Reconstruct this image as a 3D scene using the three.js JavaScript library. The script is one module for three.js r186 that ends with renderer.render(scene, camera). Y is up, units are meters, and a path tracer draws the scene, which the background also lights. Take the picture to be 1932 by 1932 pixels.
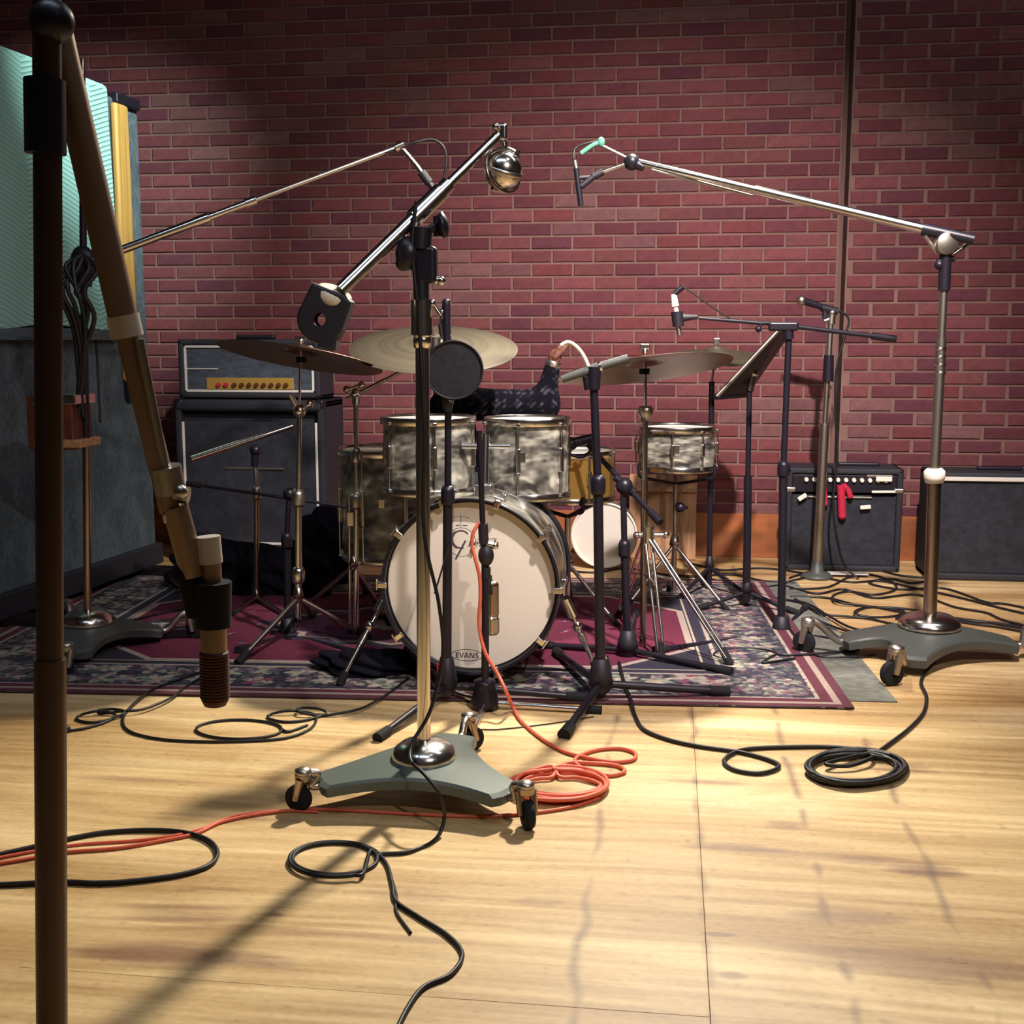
import * as THREE from 'three';
import { RoundedBoxGeometry } from 'three/addons/geometries/RoundedBoxGeometry.js';
import { mergeGeometries } from 'three/addons/utils/BufferGeometryUtils.js';
import { MarchingCubes } from 'three/addons/objects/MarchingCubes.js';
import { RectAreaLightUniformsLib } from 'three/addons/lights/RectAreaLightUniformsLib.js';

// ---------------------------------------------------------------- camera, light, exposure
const scene = new THREE.Scene();
scene.background = new THREE.Color(0x000000);
const EYE = 1.11, FOCAL = 2250, PITCH = Math.atan(326 / FOCAL), YAW = 7.5 * Math.PI / 180;
const camera = new THREE.PerspectiveCamera(2 * Math.atan(966 / FOCAL) * 180 / Math.PI, 1, 0.05, 40);
camera.position.set(0, EYE, 0);
camera.rotation.order = 'YXZ';
camera.rotation.set(-PITCH, YAW, 0);
scene.add(camera);
const renderer = new THREE.WebGLRenderer({ antialias: true });
renderer.toneMapping = THREE.LinearToneMapping;
renderer.toneMappingExposure = 1.0;
renderer.shadowMap.enabled = true;
RectAreaLightUniformsLib.init();
const CEIL = 4.1;
// hanging studio spots, the brick wall one added as fill: [x, y, z, aim x, y, z, candela, half angle, penumbra, colour, size]
const SPOTS = [
  { at: [0.12, 3.2, -5.15], aim: [-0.45, 0, -2.6], cd: 86, angle: 0.54, pen: 1, col: 0xfff4e0, size: 5, label: 'black can spotlight on the ceiling above the drum kit' },
  { at: [1.7, 3.45, 0.35], aim: [-0.75, 0.35, -4.9], cd: 27, angle: 0.44, pen: 1, col: 0xfff2ea, size: 3, label: 'black can spotlight on the ceiling above the bare floor' },
  { at: [-0.35, 3.6, -3.3], aim: [-2.5, 2.1, -5.3], cd: 84, angle: 0.27, pen: 1, col: 0xf2fffb, size: 2, label: 'black can spotlight on the ceiling aimed at the quilted blanket' },
  { at: [0.6, 3.5, -2.3], aim: [-0.2, -0.2, -6.1], cd: 110, angle: 0.585, pen: 1, col: 0xfff0ec, size: 3, label: 'added unseen spotlight on the ceiling brightening the brick wall' },  // lamp added only to lift the wall brightness
];
const PANELS = [
  { at: [-0.6, CEIL - 0.06, -1.2], w: 2.4, h: 0.3, nits: 7.5, col: 0xcfe2ff, label: 'long fluorescent ceiling fitting over the bare floor' },
  { at: [1.1, CEIL - 0.06, -3.9], w: 2.4, h: 0.3, nits: 3.2, col: 0xf2ecff, label: 'added unseen fill panel on the ceiling over the rug' },  // added soft fill, no such fitting is known here
];

// ---------------------------------------------------------------- helpers
const V3 = (x, y, z) => new THREE.Vector3(x, y, z);
const CY = Math.cos(YAW), SY = Math.sin(YAW), CP = Math.cos(PITCH), SP = Math.sin(PITCH);
const W = (X, y, D) => V3(X * CY - D * SY, y, -X * SY - D * CY);           // right offset, height, level distance -> room
function ray(px, py) { const a = (px - 966) / FOCAL, w = (py - 966) / FOCAL; return [a, -w * CP - SP, CP - w * SP]; }
const P = (px, py, D) => { const [x, y, z] = ray(px, py); return W(x / z * D, EYE + y / z * D, D); };
const F = (px, py, h = 0) => { const [x, y, z] = ray(px, py); const t = (h - EYE) / y; return W(x * t, h, z * t); };
let seed = 7;
const rnd = () => { seed = (seed * 1664525 + 1013904223) >>> 0; return seed / 4294967296; };
const rr = (a, b) => a + (b - a) * rnd();
const taken = {};
const numbered = (n) => { const k = taken[n] = (taken[n] ?? -1) + 1; return k ? n + '_' + String(k).padStart(3, '0') : n; };
function clean(g) {
  g = g.index ? g.toNonIndexed() : g;
  for (const k of Object.keys(g.attributes)) if (!['position', 'normal', 'uv'].includes(k)) g.deleteAttribute(k);
  if (!g.attributes.uv) g.setAttribute('uv', new THREE.BufferAttribute(new Float32Array(g.attributes.position.count * 2), 2));
  return g;
}
const join = (gs) => gs.length === 1 ? clean(gs[0]) : mergeGeometries(gs.map(clean));
function mesh(name, gs, m) {
  const o = new THREE.Mesh(join(Array.isArray(gs) ? gs : [gs]), m); o.name = name; o.castShadow = o.receiveShadow = true; return o;
}
const originOf = (p) => { const v = V3(0, 0, 0); for (let o = p; o && o !== scene; o = o.parent) v.add(o.position); return v; };
// a part modelled in room coordinates, or in the thing's own with local = true
function part(name, gs, m, parent, { local = false, label } = {}) {
  const o = mesh(name, gs, m);
  if (!local) { const v = originOf(parent); o.geometry.translate(-v.x, -v.y, -v.z); }
  if (label) o.userData.label = label;
  parent.add(o); return o;
}
function thing(name, label, category, pos = V3(0, 0, 0), turn = 0, group) {
  const o = new THREE.Group(); o.name = numbered(name); o.position.copy(pos); o.rotation.y = turn;
  o.userData = { label, category }; if (group) o.userData.group = group; scene.add(o); return o;
}
function solo(name, label, category, gs, m, group) {
  const o = mesh(numbered(name), gs, m); o.userData = { label, category }; if (group) o.userData.group = group; scene.add(o); return o;
}
function struct(name, gs, m) { const o = mesh(name, gs, m); o.userData = { kind: 'structure' }; scene.add(o); return o; }
const Yup = V3(0, 1, 0);
function orient(g, a, b) { const d = b.clone().sub(a), q = new THREE.Quaternion().setFromUnitVectors(Yup, d.clone().normalize()); g.applyQuaternion(q); g.translate(a.x, a.y, a.z); return g; }
function rod(a, b, r, r2 = r, seg = 14) { const L = a.distanceTo(b), g = new THREE.CylinderGeometry(r2, r, L, seg); g.translate(0, L / 2, 0); return orient(g, a, b); }
// a turned profile [[radius, height] ...] raised on the line a -> b
function turned(prof, a, b, seg = 28) { return orient(new THREE.LatheGeometry(prof.map(([r, y]) => new THREE.Vector2(r, y)), seg), a, b); }
function ball(c, r, sy = 1, seg = 18) { const g = new THREE.SphereGeometry(r, seg, Math.round(seg * .7)); g.scale(1, sy, 1); g.translate(c.x, c.y, c.z); return g; }
function tube(pts, r, seg, closed = false, rs = 8) { const c = new THREE.CatmullRomCurve3(pts, closed, 'catmullrom', 0.5); return new THREE.TubeGeometry(c, seg ?? Math.max(12, pts.length * 7), r, rs, closed); }
function rbox(w, h, d, x = 0, y = 0, z = 0, r = 0.008, seg = 2) { const g = new RoundedBoxGeometry(w, h, d, seg, Math.min(r, w / 2.01, h / 2.01, d / 2.01)); g.translate(x, y, z); return g; }
function bx(w, h, d, x = 0, y = 0, z = 0) { const g = new THREE.BoxGeometry(w, h, d); g.translate(x, y, z); return g; }
const mix = (a, b, t) => a.clone().lerp(b, t);
const along = (a, b, d) => a.clone().add(b.clone().sub(a).normalize().multiplyScalar(d));

// ---------------------------------------------------------------- textures
function hash2(x, y, s = 0) { let h = (x * 374761393 + y * 668265263 + s * 974634767) | 0; h = Math.imul(h ^ (h >>> 13), 1274126177); return ((h ^ (h >>> 16)) >>> 0) / 4294967296; }
function vnoise(x, y, px, py, s) {                                 // value noise, wraps every px, py cells
  const xi = Math.floor(x), yi = Math.floor(y), fx = x - xi, fy = y - yi, m = (a, n) => ((a % n) + n) % n;
  const u = fx * fx * (3 - 2 * fx), v = fy * fy * (3 - 2 * fy);
  const a = hash2(m(xi, px), m(yi, py), s), b = hash2(m(xi + 1, px), m(yi, py), s), c = hash2(m(xi, px), m(yi + 1, py), s), d = hash2(m(xi + 1, px), m(yi + 1, py), s);
  return a + (b - a) * u + (c - a) * v + (a - b - c + d) * u * v;
}
const clamp = (v, a = 0, b = 1) => Math.min(b, Math.max(a, v));
const smooth = (a, b, v) => { const t = clamp((v - a) / (b - a)); return t * t * (3 - 2 * t); };
function dataTex(n, m, f, srgb = true) {
  const d = new Uint8Array(n * m * 4);
  for (let j = 0; j < m; j++) for (let i = 0; i < n; i++) { const c = f(i / n, j / m), k = (j * n + i) * 4; d[k] = c[0]; d[k + 1] = c[1]; d[k + 2] = c[2]; d[k + 3] = 255; }
  const t = new THREE.DataTexture(d, n, m); t.wrapS = t.wrapT = THREE.RepeatWrapping; t.magFilter = THREE.LinearFilter; t.minFilter = THREE.LinearMipmapLinearFilter; t.generateMipmaps = true;
  if (srgb) t.colorSpace = THREE.SRGBColorSpace; t.needsUpdate = true; return t;
}
function canvasTex(w, h, draw) {
  const c = document.createElement('canvas'); c.width = w; c.height = h; draw(c.getContext('2d'), w, h);
  const t = new THREE.CanvasTexture(c); t.colorSpace = THREE.SRGBColorSpace; t.wrapS = t.wrapT = THREE.RepeatWrapping; t.anisotropy = 8; return t;
}
// plywood floor, mapped in metres over FX x FZ of the room
const FX0 = -2.9, FZ0 = -6.3, FS = 5.4;
const STAINS = [];                                                  // [x, z, rx, rz, strength] spilled and rubbed patches seen on the sheets
for (const [px, py, rx, rz, s] of [[1745, 1640, .10, .035, .75], [1640, 1625, .1, .03, .4], [1390, 1600, .12, .03, .5], [1500, 1612, .16, .02, .3], [1700, 1450, .09, .05, .35], [1600, 1730, .12, .03, .4], [1380, 1840, .03, .02, .5],
  [1355, 1762, .03, .008, .6], [300, 1800, .16, .05, .5], [330, 1720, .14, .06, .4], [470, 1810, .1, .03, .4], [520, 1725, .02, .01, .5], [620, 1500, .2, .03, .2], [250, 1470, .2, .02, .3], [420, 1540, .22, .02, .25],
  [1480, 1555, .05, .03, .35], [1180, 1380, .2, .03, .25], [760, 1690, .1, .05, .2], [1010, 1700, .05, .02, .2], [1700, 1820, .25, .05, .35], [600, 1760, .3, .02, .18], [1330, 1475, .12, .02, .4]]) { const p = F(px, py); STAINS.push([p.x, p.z, rx, rz, s]); }
const PALE = [];  // worn pale patches, plus the lamp's hot area painted into the floor colour
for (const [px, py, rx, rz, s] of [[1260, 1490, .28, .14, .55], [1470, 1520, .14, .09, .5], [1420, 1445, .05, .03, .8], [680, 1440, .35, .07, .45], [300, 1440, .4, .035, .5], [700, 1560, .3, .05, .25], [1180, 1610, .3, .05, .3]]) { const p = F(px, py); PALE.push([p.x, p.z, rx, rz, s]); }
const MARKS = [-.145, .086, .327, .56];                             // lines of screw heads and old glue
const floorTex = dataTex(2048, 2048, (u, v) => {
  const x = FX0 + u * FS, z = FZ0 + v * FS;
  const warp = vnoise(u * 9, v * 14, 9, 14, 3) * .05;
  const g1 = vnoise(u * 14, (v + warp * .3) * 300, 14, 300, 1), g2 = vnoise(u * 40, v * 900, 40, 900, 2), g3 = vnoise((u + warp) * 5, (v + warp) * 34, 5, 34, 4), bl = vnoise(u * 7, v * 11, 7, 11, 5), fl = vnoise(u * 500, v * 800, 500, 800, 6);
  const fig = .5 + .5 * Math.sin((v * 120 + vnoise(u * 6, v * 16, 6, 16, 7) * 16) * 2.2);
  let t = 1.15 * g3 + .52 * g1 + .26 * g2 + .42 * bl + .14 * fig - .76;
  let r = 168 + 62 * t, g = 132 + 68 * t, b = 82 + 66 * t;
  const si = Math.floor((x + 1.134) / 1.22), sheet = hash2(si + 40, Math.floor((z + 3.08 - (si & 1 ? 0 : 1.22)) / 2.44) + 40, 9);
  r += (sheet - .5) * 14; g += (sheet - .5) * 16; b += (sheet - .5) * 18;
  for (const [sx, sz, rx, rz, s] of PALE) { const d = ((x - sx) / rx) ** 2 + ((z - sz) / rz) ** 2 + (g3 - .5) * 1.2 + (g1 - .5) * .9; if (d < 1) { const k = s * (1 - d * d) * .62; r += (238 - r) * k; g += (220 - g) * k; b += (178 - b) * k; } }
  for (const [sx, sz, rx, rz, s] of STAINS) { const d = ((x - sx) / rx) ** 2 + ((z - sz) / rz) ** 2 + (g3 - .5) * 1.6 + (g1 - .5) * .8; if (d < 1) { const k = s * clamp(1 - d) * .9; r += (96 - r) * k; g += (62 - g) * k; b += (52 - b) * k; } }
  for (const lx of MARKS) { const wob = (vnoise(v * 60, lx * 7, 60, 8, 8) - .5) * .02, dx = Math.abs(x - lx - wob); if (dx < .02) { const on = smooth(.18, .8, vnoise(v * 90, lx * 31 + 3, 90, 64, 10)), k = on * .5 * clamp(1 - dx / (.006 + .01 * on)) * (.6 + .8 * fl); r += (92 - r) * k; g += (70 - g) * k; b += (60 - b) * k; } }
  const fleck = vnoise(u * 210, v * 420, 210, 420, 12); if (fleck > .86) { const k = (fleck - .86) * 2.2; r -= 70 * k; g -= 66 * k; b -= 50 * k; }
  const q = (fl - .5) * 12; return [clamp(r + q, 0, 255), clamp(g + q, 0, 255), clamp(b + q, 0, 255)];
});
const noiseTex = dataTex(256, 256, (u, v) => { const n = .55 * vnoise(u * 16, v * 16, 16, 16, 21) + .45 * vnoise(u * 90, v * 90, 90, 90, 22); const c = 205 + 50 * n; return [c, c, c]; });
const fineTex = dataTex(256, 256, (u, v) => { const n = .4 * vnoise(u * 30, v * 30, 30, 30, 31) + .6 * vnoise(u * 128, v * 128, 128, 128, 32); const c = 255 * n; return [c, c, c]; }, false);
const clothTex = dataTex(256, 256, (u, v) => { const n = .5 * vnoise(u * 128, v * 128, 128, 128, 33) + .5 * vnoise(u * 20, v * 20, 20, 20, 34), c = 150 + 105 * n; return [c, c, c]; });
const woodTex = dataTex(256, 512, (u, v) => { const n = .6 * vnoise(u * 30, v * 4, 30, 4, 41) + .4 * vnoise(u * 90, v * 8, 90, 8, 42), c = 165 + 90 * n; return [c, c * .97, c * .92]; });
const oysterTex = dataTex(512, 256, (u, v) => {                     // smoky pearl wrap, streaks running round the shell
  const w = vnoise(u * 12, v * 6, 12, 6, 51) * .1, a = vnoise((u + w) * 16, (v + w * .5) * 30, 16, 30, 52), b = vnoise(u * 34, (v + w) * 80, 34, 80, 53), c = vnoise(u * 60, v * 60, 60, 60, 54);
  const t = clamp((a * .55 + b * .35 + c * .2 - .28) * 1.7); return [52 + 138 * t, 50 + 138 * t, 48 + 122 * t];
});
const goldTex = dataTex(256, 256, (u, v) => { const n = .6 * vnoise(u * 60, v * 5, 60, 5, 61) + .4 * vnoise(u * 14, v * 3, 14, 3, 62); return [222 + 33 * n, 168 + 50 * n, 78 + 45 * n]; });
const quiltTex = dataTex(256, 256, (u, v) => {                      // chevron stitching of a moving blanket, 8 rows of pleats
  const zig = Math.abs(((u * 2) % 1) - .5) * .9, f = ((v * 8 + zig * 8) % 1 + 1) % 1, c = 255 * Math.pow(Math.sin(Math.PI * f), .6); return [c, c, c];
}, false);
const cymbalTex = dataTex(8, 512, (u, v) => { const n = .5 * hash2(0, Math.floor(v * 512), 71) + .5 * vnoise(0, v * 90, 1, 90, 72), c = 190 + 65 * n; return [c, c, c]; });
const rugTex = canvasTex(1400, 960, (c, w, h) => {
  c.fillStyle = '#5a2d38'; c.fillRect(0, 0, w, h);
  c.fillStyle = '#a08d82'; c.fillRect(14, 14, w - 28, h - 28);
  c.fillStyle = '#5c2836'; c.fillRect(24, 24, w - 48, h - 48);
  c.fillStyle = '#a79a8a'; c.fillRect(40, 40, w - 80, h - 80);
  c.fillStyle = '#2a2937'; c.fillRect(46, 46, w - 92, h - 92);
  const bloom = (x, y, s, cols) => { for (let k = 0; k < 6; k++) { const a = k * Math.PI / 3 + s; c.fillStyle = cols[k % cols.length]; c.beginPath(); c.ellipse(x + Math.cos(a) * s * .6, y + Math.sin(a) * s * .6, s * .5, s * .3, a, 0, 7); c.fill(); } c.fillStyle = '#a8987f'; c.beginPath(); c.arc(x, y, s * .26, 0, 7); c.fill(); };
  const band = (x, y) => {
    const s = 16 + rnd() * 15; bloom(x + (rnd() - .5) * 22, y + (rnd() - .5) * 22, s, [['#a79a8a', '#8a9480', '#b9ab9c'], ['#7d3f55', '#a99a8a', '#9a8f88'], ['#8d9a86', '#a29583', '#5a4a66']][Math.floor(rnd() * 3)]);
  };
  for (let x = 76; x < w - 60; x += 46) for (const y of [86, 134, h - 134, h - 86]) band(x, y);
  for (let y = 190; y < h - 180; y += 46) for (const x of [86, 134, w - 134, w - 86]) band(x, y);
  for (let k = 0; k < 5200; k++) { const along = rnd() < .5, x = along ? rr(46, w - 46) : (rnd() < .5 ? rr(46, 166) : rr(w - 166, w - 46)), y = along ? (rnd() < .5 ? rr(46, 166) : rr(h - 166, h - 46)) : rr(46, h - 46); c.fillStyle = ['rgba(120,125,110,.5)', 'rgba(45,42,58,.6)', 'rgba(110,62,80,.5)', 'rgba(165,152,138,.45)', 'rgba(70,80,78,.5)'][Math.floor(rnd() * 5)]; c.beginPath(); c.ellipse(x, y, rr(3, 11), rr(2, 6), rnd() * 6, 0, 7); c.fill(); }
  c.strokeStyle = '#a99c8d'; c.lineWidth = 7; c.strokeRect(166, 166, w - 332, h - 332);
  c.fillStyle = '#2b2838'; c.fillRect(172, 172, w - 344, h - 344);
  c.strokeStyle = '#b3a48e'; c.lineWidth = 4; c.strokeRect(190, 190, w - 380, h - 380);
  c.fillStyle = '#641d38'; c.beginPath();                            // crimson field with cut corners
  c.moveTo(330, 200); c.lineTo(w - 330, 200); c.lineTo(w - 200, 330); c.lineTo(w - 200, h - 330); c.lineTo(w - 330, h - 200); c.lineTo(330, h - 200); c.lineTo(200, h - 330); c.lineTo(200, 330); c.closePath(); c.fill();
  c.strokeStyle = '#a7978a'; c.lineWidth = 12; c.stroke();
  for (let k = 0; k < 46; k++) bloom(rr(300, w - 300), rr(260, h - 260), rr(8, 15), ['#5a1e3c', '#8d3a55', '#3a2444']);
  for (const [r1, r2, col] of [[250, 170, '#2b2639'], [222, 148, '#9d8f80'], [206, 136, '#4b2440'], [130, 84, '#641d38'], [70, 46, '#9a8b7d']]) { c.fillStyle = col; c.beginPath(); for (let k = 0; k <= 64; k++) { const a = k / 64 * Math.PI * 2, q = 1 + .07 * Math.cos(a * 16); c.lineTo(w / 2 + Math.cos(a) * r1 * q, h / 2 + Math.sin(a) * r2 * q); } c.fill(); }
  for (let k = 0; k < 26000; k++) { c.fillStyle = rnd() < .5 ? 'rgba(20,12,24,.14)' : 'rgba(230,215,200,.09)'; c.fillRect(rnd() * w, rnd() * h, 2 + rnd() * 5, 1.6); }
});
const kickTex = canvasTex(1024, 1024, (c) => {
  const S = 512 / 163, X = (px) => 512 + (px - 887) * S, Y = (py) => 512 + (py - 1107) * S;
  c.fillStyle = '#e6ddcd'; c.fillRect(0, 0, 1024, 1024);
  for (let k = 0; k < 9000; k++) { c.fillStyle = rnd() < .5 ? 'rgba(120,105,95,.05)' : 'rgba(255,250,240,.08)'; c.fillRect(rnd() * 1024, rnd() * 1024, 3, 3); }
  c.strokeStyle = c.fillStyle = '#4a444c'; c.lineCap = 'round';
  c.lineWidth = 3.4; c.beginPath(); c.arc(X(870), Y(1024), 27 * S, 0, 7); c.stroke();
  c.lineWidth = 10; c.beginPath(); c.arc(X(869), Y(1019), 16.5 * S, -.75, 1.35, true); c.stroke();
  c.lineWidth = 5; c.beginPath(); c.arc(X(869), Y(1019), 19 * S, -2.2, 2.0, true); c.stroke();
  c.lineWidth = 11; c.beginPath(); c.moveTo(X(877), Y(1022)); c.lineTo(X(859), Y(1056)); c.stroke();
  c.font = 'italic bold 58px serif'; c.textAlign = 'left'; c.fillText('retsch', X(881), Y(1032));
  c.lineWidth = 4; c.beginPath(); c.moveTo(X(900), Y(1018)); c.lineTo(X(936), Y(1016)); c.stroke();
  c.lineWidth = 3; c.beginPath(); c.moveTo(X(869), Y(972)); c.lineTo(X(869), Y(996)); c.moveTo(X(854), Y(978)); c.quadraticCurveTo(X(869), Y(973), X(885), Y(978)); c.stroke();
  c.fillRect(X(859), Y(991.5), 8 * S, 2 * S); c.fillRect(X(872), Y(991.5), 9 * S, 2 * S);
  c.lineWidth = 4; c.beginPath(); c.ellipse(X(879), Y(1241), 30 * S, 11 * S, 0, 0, 7); c.stroke();
  c.font = 'bold 46px sans-serif'; c.textAlign = 'center'; c.textBaseline = 'middle'; c.fillText('EVANS', X(879), Y(1241.5));
});

// ---------------------------------------------------------------- materials
const M = {};
const std = (o) => new THREE.MeshStandardMaterial(o), phys = (o) => new THREE.MeshPhysicalMaterial(o);
M.chrome = std({ color: 0xe6e3de, metalness: 1, roughness: .2 });
M.steel = std({ color: 0xbfb8ae, metalness: 1, roughness: .36 });
M.nickel = std({ color: 0xa8988e, metalness: 1, roughness: .26 });
M.bronze = std({ color: 0x5e4c44, metalness: .75, roughness: .42 });
M.aged = std({ color: 0xb0957f, metalness: .75, roughness: .42 });
M.black = std({ color: 0x221f29, roughness: .38, metalness: .25 });
M.blackPlastic = std({ color: 0x1e1b25, roughness: .55 });
M.rubber = std({ color: 0x0f0e13, roughness: .85 });
M.whiteMark = std({ color: 0xe9e2d4, roughness: .6 });
M.greenGrey = std({ color: 0x59635d, roughness: .45, metalness: .1, bumpMap: fineTex, bumpScale: .0004 });
M.darkGrey = std({ color: 0x4c504c, roughness: .5, metalness: .1, bumpMap: fineTex, bumpScale: .0004 });
M.cableBlack = std({ color: 0x15141a, roughness: .5 });
M.cableOrange = std({ color: 0xdf6a4e, roughness: .5 });
M.cableBrown = std({ color: 0x3a2c2a, roughness: .6 });
M.brass = phys({ color: 0x98796a, metalness: 1, roughness: .38, map: cymbalTex, bumpMap: cymbalTex, bumpScale: .0004 });
M.brassPale = phys({ color: 0x685f4d, metalness: .45, roughness: .55, map: cymbalTex, bumpMap: cymbalTex, bumpScale: .0004 });
M.oyster = phys({ map: oysterTex, roughness: .3, clearcoat: .6, clearcoatRoughness: .15 });
M.goldWood = phys({ map: goldTex, roughness: .35, clearcoat: .5, clearcoatRoughness: .2 });
M.drumHead = std({ color: 0xe4ddd0, roughness: .6 });
M.kickHead = std({ map: kickTex, roughness: .55 });
M.tolex = std({ color: 0x26272f, roughness: .6, bumpMap: fineTex, bumpScale: .0006 });
M.grille = std({ color: 0x56606f, roughness: .9, map: clothTex });
M.grilleDark = std({ color: 0x343741, roughness: .92, map: clothTex });
M.piping = std({ color: 0xd9d5cb, roughness: .55 });
M.goldPanel = std({ color: 0xd2ac55, roughness: .35, metalness: .45 });
M.gobo = std({ color: 0x64737a, roughness: .9, map: clothTex });
M.blanket = std({ color: 0x93c8bd, roughness: .95, bumpMap: quiltTex, bumpScale: .005 });
M.batten = std({ color: 0xe0b565, roughness: .55, map: woodTex });
M.woodDark = std({ color: 0x6e3524, roughness: .6, map: woodTex });
M.boardWood = std({ color: 0xb06a3c, roughness: .65, map: woodTex });
M.boardTan = std({ color: 0xc99c76, roughness: .7, map: woodTex });
M.fabricBlack = phys({ color: 0x191821, roughness: 1, specularIntensity: .25 });
M.red = std({ color: 0xb51c3f, roughness: .8 });
M.skin = std({ color: 0x6b4032, roughness: .6 });
M.shirt = phys({ color: 0xffffff, vertexColors: true, roughness: 1, specularIntensity: .15 });
M.jeans = std({ color: 0x262b3a, roughness: .95 });
M.hair = std({ color: 0x1d1512, roughness: .8 });
M.glint = std({ color: 0xf4f1ea, roughness: .7 });  // white that stands in for a light tube's reflection
M.tapeWhite = std({ color: 0xd8cdba, roughness: .75 });
M.tapeGreen = std({ color: 0x5a9c84, roughness: .6 });
M.mesh = std({ color: 0x2a2830, roughness: .95, map: clothTex });
M.mortar = std({ color: 0x8d6c63, roughness: .95, map: noiseTex, bumpMap: fineTex, bumpScale: .002 });
M.brick = std({ color: 0xffffff, vertexColors: true, roughness: .92, map: noiseTex, bumpMap: fineTex, bumpScale: .0015 });
M.plywood = std({ map: floorTex, roughness: .5, bumpMap: fineTex, bumpScale: .0004 });
M.subfloor = std({ color: 0xb0905f, roughness: .9 });
M.plaster = std({ color: 0x6d5a52, roughness: .95, map: noiseTex });
M.ceiling = std({ color: 0x4a4644, roughness: .95, map: noiseTex });
M.rug = std({ map: rugTex, roughness: 1, bumpMap: fineTex, bumpScale: .002 });
M.pad = std({ color: 0x8b8c80, roughness: 1, map: clothTex, bumpMap: fineTex, bumpScale: .002 });
M.lampGlow = std({ color: 0x222222, emissive: 0xfff0d8, emissiveIntensity: 12 });
M.tubeGlow = std({ color: 0x888888, emissive: 0xdce8fa, emissiveIntensity: 5 });

// ---------------------------------------------------------------- room shell
const WALLZ = -6.17, RX0 = -4.4, RX1 = 4.2, RZ1 = 3.2, JOINT = 0.83;
{
  const floor = struct('floor', bx(RX1 - RX0 + .4, .1, RZ1 - WALLZ + .6, (RX0 + RX1) / 2, -.07, (RZ1 + WALLZ) / 2), M.subfloor);
  const fp = originOf(floor);
  // plywood sheets, 1.22 x 2.44 m, laid with a fine open joint
  for (let i = -3; i <= 4; i++) for (let j = -2; j <= 2; j++) {
    let x0 = -1.134 + i * 1.22 + .0003, x1 = x0 + 1.2194, z0 = -3.08 + j * 2.44 + (i & 1 ? 0 : 1.22) + .0003, z1 = z0 + 2.4394;
    x0 = Math.max(x0, RX0); x1 = Math.min(x1, RX1); z0 = Math.max(z0, WALLZ - .05); z1 = Math.min(z1, RZ1); if (x1 - x0 < .05 || z1 - z0 < .05) continue;
    const g = rbox(x1 - x0, .02, z1 - z0, (x0 + x1) / 2, -.01, (z0 + z1) / 2, .0008, 1), p = g.attributes.position, uv = g.attributes.uv;
    for (let k = 0; k < p.count; k++) uv.setXY(k, (p.getX(k) - FX0) / FS, (p.getZ(k) - FZ0) / FS);
    const o = mesh('plywood_sheet', g, M.plywood); floor.add(o);
  }
  struct('ceiling', bx(RX1 - RX0 + .4, .2, RZ1 - WALLZ + .6, (RX0 + RX1) / 2, CEIL + .1, (RZ1 + WALLZ) / 2), M.ceiling);
  struct('wall_left', bx(.2, CEIL, RZ1 - WALLZ + .6, RX0 - .1, CEIL / 2, (RZ1 + WALLZ) / 2), M.plaster);
  struct('wall_right', bx(.2, CEIL, RZ1 - WALLZ + .6, RX1 + .1, CEIL / 2, (RZ1 + WALLZ) / 2), M.plaster);
  struct('wall_front', bx(RX1 - RX0 + .4, CEIL, .2, (RX0 + RX1) / 2, CEIL / 2, RZ1 + .1), M.plaster);
}
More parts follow.
